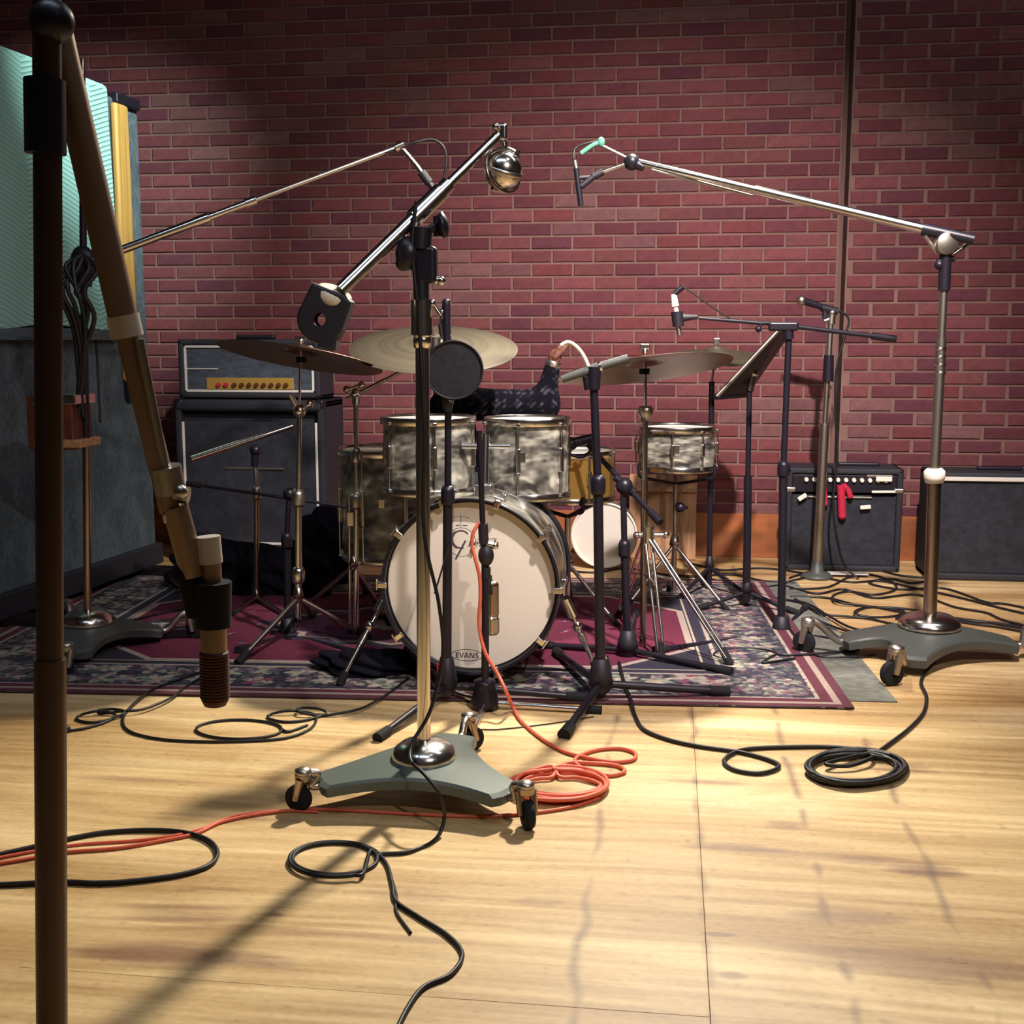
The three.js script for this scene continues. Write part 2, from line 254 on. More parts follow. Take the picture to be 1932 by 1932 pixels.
// brickwork: each brick stands proud of the mortar bed
{
  const COURSE = .0677, PROUD = .007;
  const TONES = [[.300, .098, .094], [.260, .085, .088], [.330, .115, .105], [.235, .074, .078], [.285, .105, .088], [.345, .135, .115], [.215, .072, .086], [.310, .092, .082], [.335, .185, .150], [.300, .150, .130]];
  function brickGeo(len, tone, k) {
    const h = COURSE - .0115, d = PROUD, c = .0035, x = len / 2, y = h / 2, P0 = [], col = [], uv = [];
    const out = [[-x, -y], [x, -y], [x, y], [-x, y]], inn = out.map(([a, b]) => [a - Math.sign(a) * c, b - Math.sign(b) * c]);
    const push = (a) => { P0.push(...a); uv.push((a[0] + k * .37) * 2.5, (a[1] + k * .21) * 2.5); col.push(...tone); };
    const quad = (a, b, e, f) => { [a, b, e, a, e, f].forEach(push); };
    const O = out.map((p) => [...p, d - c]), I = inn.map((p) => [...p, d]), B = out.map((p) => [...p, -.01]);
    quad(I[0], I[1], I[2], I[3]);
    for (let i = 0; i < 4; i++) { const j = (i + 1) % 4; quad(O[i], O[j], I[j], I[i]); quad(B[i], B[j], O[j], O[i]); }
    const g = new THREE.BufferGeometry(); g.setAttribute('position', new THREE.Float32BufferAttribute(P0, 3)); g.setAttribute('uv', new THREE.Float32BufferAttribute(uv, 2)); g.setAttribute('color', new THREE.Float32BufferAttribute(col, 3)); g.computeVertexNormals(); return g;
  }
  const cache = {};
  const getGeo = (len, t, k) => cache[[len.toFixed(3), t, k]] ??= brickGeo(len, TONES[t].map((v, n) => v * (1 + (k - 1) * .07) * [.66, .53, .64][n]), k);
  function panel(name, x0, x1, module, vjoint, shift, zface, slab) {
    const wall = struct(name, slab, M.mortar), list = [];
    const rows = Math.ceil(CEIL / COURSE);
    for (let r = 0; r < rows; r++) {
      const y = (r + .5) * COURSE + .004, off = ((r & 1) ? module / 2 : 0) + shift + (hash2(r, 5, 81) - .5) * .02;
      for (let i = Math.floor((x0 - off) / module) - 1; ; i++) {
        let a = off + i * module, b = a + module; if (a >= x1) break; a = Math.max(a, x0); b = Math.min(b, x1); const len = b - a - vjoint; if (len < .022) continue;
        const hh = hash2(i + 200, r, 83), pale = vnoise(i * .45 + 100, r * .33, 4096, 4096, 84) > .70 && hash2(i + 900, r, 85) > .4;
        list.push({ x: (a + b) / 2, y, len: Math.abs(len - (module - vjoint)) < .002 ? module - vjoint : Math.round(len / .006) * .006, t: pale ? 8 + (hh > .5 ? 1 : 0) : Math.floor(hh * 8), k: Math.floor(hash2(i + 77, r, 86) * 3), dz: (hash2(i + 31, r, 87) - .5) * .003 });
      }
    }
    const seen = (q) => { const v = V3(q.x, q.y, zface).project(camera); return Math.abs(v.x) < 1 && Math.abs(v.y) < 1; };
    camera.updateMatrixWorld(true); camera.updateProjectionMatrix();
    const clearOf = (q) => { const v = V3(q.x, q.y, zface).project(camera), px = (v.x + 1) * 966, py = (1 - v.y) * 966; return px > 300 && py < 960 && !(px < 660 && py > 640) ? 0 : 50; };
    for (const q of list) q.key = (seen(q) ? 0 : 1000) + clearOf(q) + Math.hypot(q.x, q.y - EYE, zface);
    list.sort((a, b) => a.key - b.key);
    const rest = [];
    list.forEach((q, n) => {
      const g = getGeo(q.len, q.t, q.k);
      if (n < 300 && q.key < 1000) { const o = new THREE.Mesh(g, M.brick); o.name = 'brick'; o.position.set(q.x, q.y, zface - PROUD + q.dz); o.castShadow = o.receiveShadow = true; wall.add(o); }
      else { const c = g.clone(); c.translate(q.x, q.y, zface - PROUD + q.dz); rest.push(c); }
    });
    if (rest.length) { const o = new THREE.Mesh(mergeGeometries(rest), M.brick); o.name = 'brickwork'; o.userData.kind = 'stuff'; o.castShadow = o.receiveShadow = true; wall.add(o); }
  }
  const slabZ = WALLZ - .007, T = .25;
  panel('wall_back', RX0, JOINT - .022, .2115, .011, .03, WALLZ, [bx(JOINT - .022 - RX0, CEIL, T, (RX0 + JOINT - .022) / 2, CEIL / 2, slabZ - T / 2), bx(.2, CEIL, .1, JOINT, CEIL / 2, slabZ - T + .05)]);
  panel('wall_back_right', JOINT + .022, RX1, .2195, .019, .11, WALLZ, bx(RX1 - JOINT - .022, CEIL, T, (RX1 + JOINT + .022) / 2, CEIL / 2, slabZ - T / 2));
  struct('baseboard_back', [rbox(JOINT - RX0 + .1, .225, .022, (RX0 + JOINT + .1) / 2, .1125, WALLZ + .012, .004), rbox(RX1 - JOINT - .11, .225, .022, (RX1 + JOINT + .11) / 2, .1125, WALLZ + .012, .004)], M.boardWood);
}
// ceiling lamps, outside the picture; wall spot and rug panel are added fill
for (const s of SPOTS) {
  const a = V3(...s.at), b = V3(...s.aim), d = b.clone().sub(a).normalize(), t = thing('can_spotlight', s.label, 'lamp', a.clone());
  const back = a.clone().addScaledVector(d, -.22);
  part('can', turned([[.0, 0], [.05, .0], [.085, .05], [.095, .22], [.09, .22], [.08, .06], [0, .03]], back, a), M.black, t);
  part('lens', rod(a.clone().addScaledVector(d, -.035), a.clone().addScaledVector(d, -.025), .088), M.lampGlow, t);
  part('stem', [rod(mix(back, a, .4), V3(mix(back, a, .4).x, CEIL, mix(back, a, .4).z), .012), rod(V3(mix(back, a, .4).x, CEIL - .02, mix(back, a, .4).z), V3(mix(back, a, .4).x, CEIL, mix(back, a, .4).z), .06)], M.black, t);
  const L = new THREE.SpotLight(s.col, s.cd, 0, s.angle, s.pen, 2); L.position.copy(a.clone().addScaledVector(d, .01)); L.target.position.copy(b); L.castShadow = true; L.shadow.radius = s.size; L.shadow.mapSize.set(1024, 1024); scene.add(L, L.target);
}
for (const s of PANELS) {
  const t = thing('ceiling_fitting', s.label, 'lamp', V3(...s.at));
  part('tray', rbox(s.w + .06, .05, s.h + .06, 0, .03, 0, .01), M.whiteMark, t, { local: true });
  part('diffuser', rbox(s.w, .012, s.h, 0, 0, 0, .004), M.tubeGlow, t, { local: true });
  const L = new THREE.RectAreaLight(s.col, s.nits, s.w, s.h); L.position.set(s.at[0], s.at[1] - .012, s.at[2]); L.lookAt(s.at[0], 0, s.at[2]); scene.add(L);
}

// ---------------------------------------------------------------- rug
let rugTop = 0;
{
  const a = F(1612, 1340), b = F(118, 1310), dir = b.clone().sub(a).setY(0).normalize(), back = V3(dir.z, 0, -dir.x); if (back.z > 0) back.negate();
  const w = 3.05, d = 1.92, c = a.clone().addScaledVector(dir, w / 2).addScaledVector(back, d / 2), turn = Math.atan2(dir.z, -dir.x);
  const pad = solo('felt_pad', 'grey felt underlay showing beside the red patterned rug', 'underlay', rbox(2.6, .004, d - .05, 0, .002, 0, .002, 1), M.pad); pad.position.copy(a).addScaledVector(dir, 1.3 - .15).addScaledVector(back, d / 2 + .06).setY(0); pad.rotation.y = turn;
  const g = bx(w, .005, d, 0, .0065, 0); rugTop = .009;
  const rug = solo('patterned_rug', 'crimson patterned rug with a floral border under the drum kit', 'rug', g, M.rug); rug.position.set(c.x, 0, c.z); rug.rotation.y = turn;
}
const RT = rugTop;

// ---------------------------------------------------------------- drum kit
const KD = 3.72;
function lugs(t, n, R, y0, y1, ph = 0, parentMat = M.chrome) {         // a tension lug with its rod, one part each
  for (let k = 0; k < n; k++) {
    const a = ph + k / n * Math.PI * 2, x = Math.cos(a), z = Math.sin(a), m = (y0 + y1) / 2;
    const g = [rbox(.016, (y1 - y0) * .34, .02, 0, m, R + .008, .006), rod(V3(0, y0, R + .012), V3(0, y1, R + .012), .0032, .0032, 6), rbox(.014, .012, .012, 0, y1 - .006, R + .011, .003, 1), rbox(.014, .012, .012, 0, y0 + .006, R + .011, .003, 1)];
    const j = join(g); j.rotateY(Math.atan2(x, z)); part('lug', j, parentMat, t, { local: true });
  }
}
const hoopProfile = (R, y, up) => [[R + .002, y - .012 * up], [R + .010, y - .012 * up], [R + .010, y + .010 * up], [R + .006, y + .013 * up], [R + .002, y + .010 * up]];
// drum standing upright: base centre c, radius R, height H
function drum(name, label, c, R, H, mat, n, ph, { group, tilt } = {}) {
  const t = thing(name, label, 'drum', c, 0, group);
  part('shell', new THREE.LatheGeometry([[R - .006, .004], [R, .002], [R, H - .002], [R - .006, H - .004]].map(([r, y]) => new THREE.Vector2(r, y)), 56), mat, t, { local: true });
  const head = new THREE.LatheGeometry([[0, H + .004], [R - .01, H + .004], [R - .001, H], [R - .001, H - .01]].map(([r, y]) => new THREE.Vector2(r, y)), 48);
  part('batter_head', head, M.drumHead, t, { local: true, label: 'white drum head' });
  part('resonant_head', new THREE.LatheGeometry([[R - .001, .01], [R - .001, 0], [0, -.003]].map(([r, y]) => new THREE.Vector2(r, y)), 48), M.drumHead, t, { local: true });
  part('top_hoop', new THREE.LatheGeometry(hoopProfile(R, H, 1).concat([hoopProfile(R, H, 1)[0]]).map(([r, y]) => new THREE.Vector2(r, y)), 48), M.chrome, t, { local: true });
  part('bottom_hoop', new THREE.LatheGeometry(hoopProfile(R, 0, -1).concat([hoopProfile(R, 0, -1)[0]]).map(([r, y]) => new THREE.Vector2(r, y)), 48), M.chrome, t, { local: true });
  lugs(t, n, R, 0, H, ph);
  part('badge', rbox(.022, .032, .003, 0, H * .55, R + .001, .001, 1), M.chrome, t, { local: true });
  if (tilt) t.rotation.set(...tilt);
  return t;
}
{
  const c = P(887, 1107, KD), R = .281, L = .40;
  const t = thing('bass_drum', 'bass drum in smoky pearl wrap with a lettered white front head', 'drum', V3(c.x, RT, c.z - L / 2));
  const cy = c.y - RT, f = L / 2;
  const lz = (pts, seg = 72) => { const g = new THREE.LatheGeometry(pts.map(([r, y]) => new THREE.Vector2(r, y)), seg); g.rotateX(Math.PI / 2); g.translate(0, cy, 0); return g; };
  part('shell', lz([[R - .012, -f + .02], [R - .006, -f + .02], [R - .006, f - .02], [R - .012, f - .02]]), M.oyster, t, { local: true });
  const hg = new THREE.CircleGeometry(R - .004, 72); hg.translate(0, cy, f - .012); part('front_head', hg, M.kickHead, t, { local: true, label: 'white front head with printed lettering' });
  const hb = new THREE.CircleGeometry(R - .004, 48); hb.rotateY(Math.PI); hb.translate(0, cy, -f + .012); part('batter_head', hb, M.drumHead, t, { local: true });
  part('head_collar', lz([[R - .012, f - .0115], [R - .003, f - .012], [R - .003, f - .03]]), M.chrome, t, { local: true });
  const hoop = (y) => { const q = [[R - .006, y - .02], [R + .004, y - .02], [R + .006, y - .016], [R + .006, y + .016], [R + .004, y + .02], [R - .006, y + .02], [R - .006, y - .02]]; return lz(q); };
  part('front_hoop', hoop(f), M.black, t, { local: true, label: 'dark wooden front hoop' });
  part('hoop_inlay', lz([[R + .0062, f - .008], [R + .0072, f - .006], [R + .0072, f + .006], [R + .0062, f + .008]]), M.oyster, t, { local: true });
  part('rear_hoop', hoop(-f), M.black, t, { local: true });
  for (let k = 0; k < 10; k++) {
    const a = k / 10 * Math.PI * 2 + .31;
    const g = join([rbox(.022, .016, .05, 0, R + .013, f - .012, .005), rbox(.02, .03, .01, 0, R + .001, f + .021, .004), rod(V3(0, R + .016, f - .03), V3(0, R + .016, f - .15), .0035, .0035, 6), rbox(.02, .022, .06, 0, R + .006, f - .15, .006), rbox(.035, .006, .006, 0, R + .02, f + .012, .002, 1)]);
    g.rotateZ(a); g.translate(0, cy, 0); const o = part('claw_hook', g, M.chrome, t, { local: true });
  }
  for (const [px0, py0, px1, py1] of [[708, 1120, 641, 1288], [1068, 1125, 1128, 1268]]) {
    const foot = F(px1, py1, RT + .008), s = px0 < 887 ? -1 : 1, top = V3(c.x + s * (R + .012), cy + RT - .05, c.z - .1);
    const q = part('spur', [rod(foot, top, .0075), rod(mix(foot, top, .42), mix(foot, top, .52), .0125), ball(mix(foot, top, .62), .014, 1.4), rod(top, along(top, foot, .07), .017)], M.chrome, t);
    part('rubber_tip', rod(foot.clone().add(V3(0, -.008, 0)), along(foot, top, .04), .015, .012), M.rubber, q);
  }
  part('tom_mount', [rod(V3(c.x + .02, cy + RT + R - .01, c.z - .17), V3(c.x + .02, .80, c.z - .20), .014), rod(V3(c.x - .06, .76, c.z - .21), V3(c.x + .1, .76, c.z - .22), .01), rbox(.06, .04, .06, c.x + .02, cy + RT + R + .01, c.z - .17)], M.chrome, t);
}
{
  const p1 = P(808, 786, 4.05), p2 = P(995, 788, 4.16);
  drum('rack_tom', 'smoky pearl rack tom behind the tall chrome boom stand', V3(p1.x, p1.y - .245, p1.z), .153, .235, M.oyster, 6, .2);
  drum('rack_tom', 'smoky pearl rack tom in front of the yellow snare drum', V3(p2.x, p2.y - .265, p2.z), .144, .255, M.oyster, 6, .6);
  const s = P(1072, 850, 4.62); drum('snare_drum', 'yellow wooden snare drum behind the rack tom', V3(s.x, s.y - .18, s.z), .176, .175, M.goldWood, 8, .25);
  const q = P(1277, 806, 4.92); drum('side_snare_drum', 'shallow smoky pearl side snare drum below the ride cymbal', V3(q.x, q.y - .165, q.z), .155, .16, M.oyster, 8, .1);
  const ft = P(742, 840, 4.55), t = drum('floor_tom', 'deep smoky pearl floor tom on chrome legs beside the bass drum', V3(ft.x, ft.y - .42, ft.z), .2, .4, M.oyster, 8, .35);
  for (let k = 0; k < 3; k++) {
    const a = k / 3 * Math.PI * 2 + 2.2, x = Math.cos(a), z = Math.sin(a), y0 = -t.position.y + RT;
    const q = part('leg', [rod(V3(x * .226, y0 + .03, z * .226), V3(x * .218, .25, z * .218), .006), rbox(.03, .06, .03, x * .212, .16, z * .212, .006)], M.chrome, t, { local: true });
    part('rubber_foot', rod(V3(x * .23, y0, z * .23), V3(x * .226, y0 + .04, z * .226), .012, .01), M.rubber, q, { local: true });
  }
}
// tripod stands; legs reach the floor at the given points
function tripod(t, hub, feet, r, mat, { hubR = .02, hubH = .06, high = .0, flat = false } = {}) {
  part('hub', [turned([[0, -.01], [hubR * 1.3, 0], [hubR * 1.15, hubH * .4], [hubR * .8, hubH], [0, hubH]], hub, hub.clone().add(Yup)), ball(hub.clone().add(V3(0, -.005, 0)), hubR * 1.1)], mat === M.black ? M.blackPlastic : mat, t);
  for (const f of feet) {
    const a = hub.clone().add(V3(0, high, 0)), e = f.clone(); e.y += r;
    const q = part('leg', flat ? [rod(e, a, r), rod(e.clone().add(V3(.018, 0, 0)), a.clone().add(V3(.018, 0, 0)), r)] : rod(e, a, r), mat, t);
    part('rubber_foot', rod(e.clone().addScaledVector(e.clone().sub(a).normalize(), .012), along(e, a, .05), r * 1.55, r * 1.3), M.rubber, q);
  }
}
function pole(t, name, a, b, r, mat, label) { return part(name, rod(a, b, r), mat, t, { label }); }
function clutch(t, c, r, mat, axis = Yup) { part('clutch', turned([[0, -.03], [r * 1.5, -.03], [r * 1.9, -.02], [r * 1.9, .015], [r * 1.4, .03], [0, .03]], c, c.clone().add(axis), 18), mat, t); }
// cymbal on a tilter: centre c, radius R, lean (rotations about the picture's right and depth axes)
const RIGHT = V3(CY, 0, -SY), FWD = V3(-SY, 0, -CY);
function cymbal(name, label, c, R, pitch, roll, mat, group) {
  const prof = []; const T = .0018;
  for (const [r, y] of [[.006, .034], [.02, .033], [.045, .026], [.058, .012], [.064, .008]]) prof.push([r, y]);
  for (let k = 1; k <= 8; k++) { const r = .064 + (R - .064) * k / 8; prof.push([r, .008 - .022 * Math.pow((r - .064) / (R - .064), 1.4)]); }
  const under = prof.slice().reverse().map(([r, y]) => [r, y - T]);
  const g = new THREE.LatheGeometry([...prof, ...under, prof[0]].map(([r, y]) => new THREE.Vector2(r, y)), 72);
  const o = solo(name, label, 'cymbal', g, mat, group);
  o.quaternion.setFromAxisAngle(FWD, roll).multiply(new THREE.Quaternion().setFromAxisAngle(RIGHT, pitch)); o.position.copy(c);
  return o;
}
const rad = Math.PI / 180;
{ // crash on the left
  const c = P(568, 668, 4.25); cymbal('crash_cymbal', 'brown underside of a crash cymbal in front of the amplifier head', c, .292, -10 * rad, 8.5 * rad, M.brass);
  const base = F(563, 1215, RT), t = thing('cymbal_stand', 'chrome tripod cymbal stand under the crash cymbal near the amplifier stack', 'cymbal stand', V3(base.x, RT, base.z));
  const top = P(568, 690, 4.25), mid = P(565, 775, 4.25), low = P(563, 940, 4.25), hub = P(563, 1128, 4.25);
  pole(t, 'lower_tube', P(563, 1165, 4.25), low, .0125, M.chrome); pole(t, 'middle_tube', low, mid, .0095, M.chrome); pole(t, 'tilter_rod', mid, c.clone().add(V3(0, .055, 0)), .0045, M.chrome);
  part('wing_nut', [rbox(.04, .012, .006, c.x, c.y + .055, c.z, .003), ball(c.clone().add(V3(0, .045, 0)), .011)], M.chrome, t);
  part('tilter', [ball(mid, .024), rod(mid, P(548, 745, 4.24), .009), ball(P(584, 762, 4.25), .016)], M.chrome, t);
  part('felt', turned([[0, 0], [.018, 0], [.018, .02], [0, .02]], c.clone().add(V3(0, -.03, 0)), c.clone().add(V3(0, 1, 0))), M.fabricBlack, t);
  clutch(t, low, .0125, M.steel); clutch(t, P(563, 1085, 4.25), .0125, M.chrome);
  tripod(t, hub, [F(452, 1252, RT), F(694, 1206, RT), F(590, 1165, RT)], .0095, M.nickel, { hubR: .016, hubH: .04 });
}
{ // large cymbal behind the rack toms, on its boom stand
  const c = P(818, 650, 4.35); cymbal('ride_cymbal', 'large pale gold cymbal facing forward above the rack toms', c, .305, 16 * rad, 1 * rad, M.brassPale);
  const base = F(672, 1215, RT), t = thing('boom_cymbal_stand', 'chrome boom cymbal stand beside the floor tom', 'cymbal stand', V3(base.x, RT, base.z));
  const D = 4.38, hub = P(668, 1068, D), low = P(673, 945, D), piv = P(671, 742, D), tip = mix(piv, c, 1.0);
  pole(t, 'lower_tube', P(672, 1190, D), low, .012, M.chrome); pole(t, 'upper_tube', low, piv, .009, M.chrome);
  pole(t, 'boom_arm', mix(piv, c, -.12), c.clone().add(V3(0, -.04, 0)), .0065, M.steel); pole(t, 'tilter_rod', c.clone().add(V3(0, -.06, 0)), c.clone().add(V3(0, .05, .012)), .004, M.chrome);
  part('wing_nut', [ball(P(654, 735, D), .014), ball(P(682, 727, D), .014), rod(P(654, 735, D), P(682, 727, D), .006)], M.chrome, t);
  part('pivot', [ball(piv, .02), rod(piv.clone().add(V3(0, -.04, 0)), piv, .014)], M.chrome, t);
  clutch(t, low, .014, M.steel); clutch(t, P(672, 860, D), .009, M.chrome);
  tripod(t, hub, [F(548, 1172, RT), F(735, 1180, RT), F(690, 1120, RT)], .009, M.nickel, { hubR: .015, hubH: .04 });
  part('foot_tube', rod(V3(P(672, 1190, D).x, RT + .02, P(672, 1190, D).z), P(672, 1190, D), .011), M.chrome, t);
}
{ // ride on the right
  const c = P(1216, 690, 4.2); cymbal('ride_cymbal', 'dark underside of a ride cymbal above the side snare drum', c, .306, -10.5 * rad, -6 * rad, M.brass);
  const D = 4.2, base = F(1213, 1235, RT), t = thing('cymbal_stand', 'chrome cymbal stand with splayed double-braced legs under the ride cymbal', 'cymbal stand', V3(base.x, RT, base.z));
  const col = P(1218, 778, D), hub = P(1222, 1008, D), bot = P(1213, 1205, D);
  pole(t, 'tilter_rod', col, c.clone().add(V3(0, .07, 0)), .0055, M.chrome); pole(t, 'upper_tube', P(1216, 905, D), col, .010, M.chrome); pole(t, 'lower_tube', V3(bot.x, RT, bot.z), P(1216, 905, D), .0125, M.nickel);
  part('collar', turned([[0, -.03], [.019, -.03], [.021, -.012], [.027, -.004], [.027, .014], [.02, .022], [0, .022]], col, col.clone().add(Yup)), M.steel, t);
  part('wing_nut', [rbox(.035, .02, .008, c.x, c.y + .066, c.z, .004), ball(c.clone().add(V3(0, .05, 0)), .012)], M.chrome, t);
  part('felt', turned([[0, 0], [.018, 0], [.018, .02], [0, .02]], c.clone().add(V3(0, -.03, 0)), c.clone().add(V3(0, 1, 0))), M.fabricBlack, t);
  part('leg_collar', [rod(hub.clone().add(V3(0, -.03, 0)), hub.clone().add(V3(0, .03, 0)), .024), ball(P(1201, 1010, D), .013), ball(P(1256, 1009, D), .014), rod(P(1201, 1010, D), P(1256, 1009, D), .009)], M.chrome, t);
  const feet = [F(1247, 1240, RT), F(1378, 1254, RT), F(1165, 1165, RT)];
  feet.forEach((f, i) => {
    const knee = [P(1238, 1092, 4.05), P(1300, 1078, 4.12), P(1195, 1080, 4.35)][i], top = hub.clone(), e = f.clone(); e.y += .01;
    const w = .011, side = V3(f.z - hub.z, 0, hub.x - f.x).normalize().multiplyScalar(w);
    const bar = (a, b, s) => rod(a.clone().addScaledVector(side, s), b.clone().addScaledVector(side, s), .0062, .0062, 8);
    const q = part('leg', [bar(top, mix(top, e, .97), 1), bar(top, mix(top, e, .97), -1)], M.chrome, t);
    part('brace', [rod(knee.clone().lerp(mix(top, e, .45), .6), V3(bot.x, .28, bot.z), .006)], M.steel, q);
    part('rubber_foot', rod(e.clone().add(V3(0, -.01, 0)), mix(e, top, .1), .016, .013), M.rubber, q);
  });
}
{ // crash at the back right
  const c = P(1352, 668, 5.2); cymbal('crash_cymbal', 'cream coloured crash cymbal between ride cymbal and music stand', c, .215, 9 * rad, 0, M.brassPale);
  const D = 5.2, b = P(1338, 1085, D), t = thing('cymbal_stand', 'thin dark cymbal stand between side snare drum and music stand', 'cymbal stand', V3(b.x, 0, b.z));
  pole(t, 'tube', V3(b.x, .03, b.z), P(1343, 720, D), .0125, M.black); pole(t, 'tilter_rod', P(1343, 722, D), c.clone().add(V3(0, .06, 0)), .0055, M.steel);
  part('wing_nut', rbox(.03, .028, .01, c.x, c.y + .055, c.z, .004), M.chrome, t);
  tripod(t, V3(b.x, .11, b.z), [W(1.03, 0, 5.0), W(.72, 0, 5.02), W(.9, 0, 5.46)], .009, M.black, { hubR: .016, hubH: .05 });
}
{ // side snare stand
  const q = scene.getObjectByName('side_snare_drum').position, t = thing('snare_stand', 'low black basket stand carrying the side snare drum', 'drum stand', V3(q.x, 0, q.z));
  pole(t, 'tube', V3(q.x, .06, q.z), V3(q.x, q.y - .07, q.z), .011, M.steel);
  for (let k = 0; k < 3; k++) { const a = k * 2.094 + .5, x = Math.cos(a), z = Math.sin(a); part('basket_arm', tube([V3(q.x, q.y - .07, q.z), V3(q.x + x * .1, q.y - .05, q.z + z * .1), V3(q.x + x * .171, q.y - .03, q.z + z * .171), V3(q.x + x * .176, q.y + .02, q.z + z * .176)], .007), M.black, t); }
  tripod(t, V3(q.x, .26, q.z), [V3(q.x + .22, 0, q.z + .1), V3(q.x - .2, 0, q.z + .13), V3(q.x - .02, 0, q.z - .24)], .008, M.steel, { hubR: .018, hubH: .04 });
  part('wing_bolt', [ball(V3(q.x + .02, .42, q.z + .02), .022), rod(V3(q.x, .42, q.z), V3(q.x + .05, .42, q.z + .02), .008)], M.black, t);
}
{ // main snare stand
  const q = scene.getObjectByName('snare_drum').position, t = thing('snare_stand', 'chrome basket stand under the yellow snare drum', 'drum stand', V3(q.x, RT, q.z));
  pole(t, 'tube', V3(q.x, RT + .05, q.z), V3(q.x, q.y - .08, q.z), .012, M.chrome);
  for (let k = 0; k < 3; k++) { const a = k * 2.094 + 1.2, x = Math.cos(a), z = Math.sin(a); part('basket_arm', tube([V3(q.x, q.y - .08, q.z), V3(q.x + x * .12, q.y - .05, q.z + z * .12), V3(q.x + x * .194, q.y - .03, q.z + z * .194), V3(q.x + x * .198, q.y + .02, q.z + z * .198)], .008), M.black, t); }
  tripod(t, V3(q.x, .24, q.z), [V3(q.x + .2, RT, q.z + .08), V3(q.x - .17, RT, q.z + .12), V3(q.x, RT, q.z - .22)], .008, M.chrome, { hubR: .018, hubH: .04 });
  // bass drum pedal between stand and drum
}
{ // spare drum on edge near the wall
  const c = P(1140, 1003, 5.72), R = .155, t = thing('spare_drum', 'spare drum standing on edge with a bare white head near the wall', 'drum', V3(c.x, 0, c.z)), y = R + .013;
  const lz = (pts) => { const g = new THREE.LatheGeometry(pts.map(([r, h]) => new THREE.Vector2(r, h)), 48); g.rotateX(Math.PI / 2); g.translate(0, y, 0); return g; };
  part('shell', lz([[R - .006, -.14], [R, -.14], [R, 0], [R - .006, 0]]), M.oyster, t, { local: true });
  const h = new THREE.CircleGeometry(R - .001, 48); h.translate(0, y, .006); part('head', h, M.drumHead, t, { local: true, label: 'bare white head' });
  part('rim', lz([[R - .003, .004], [R + .006, 0], [R + .007, .012], [R - .003, .012], [R - .003, .004]]), M.whiteMark, t, { local: true });
  for (let k = 0; k < 6; k++) { const a = k * Math.PI / 3 + .5, g = rbox(.014, .014, .09, 0, R + .006, -.06, .004); g.rotateZ(a); g.translate(0, y, 0); part('lug', g, M.chrome, t, { local: true }); }
}

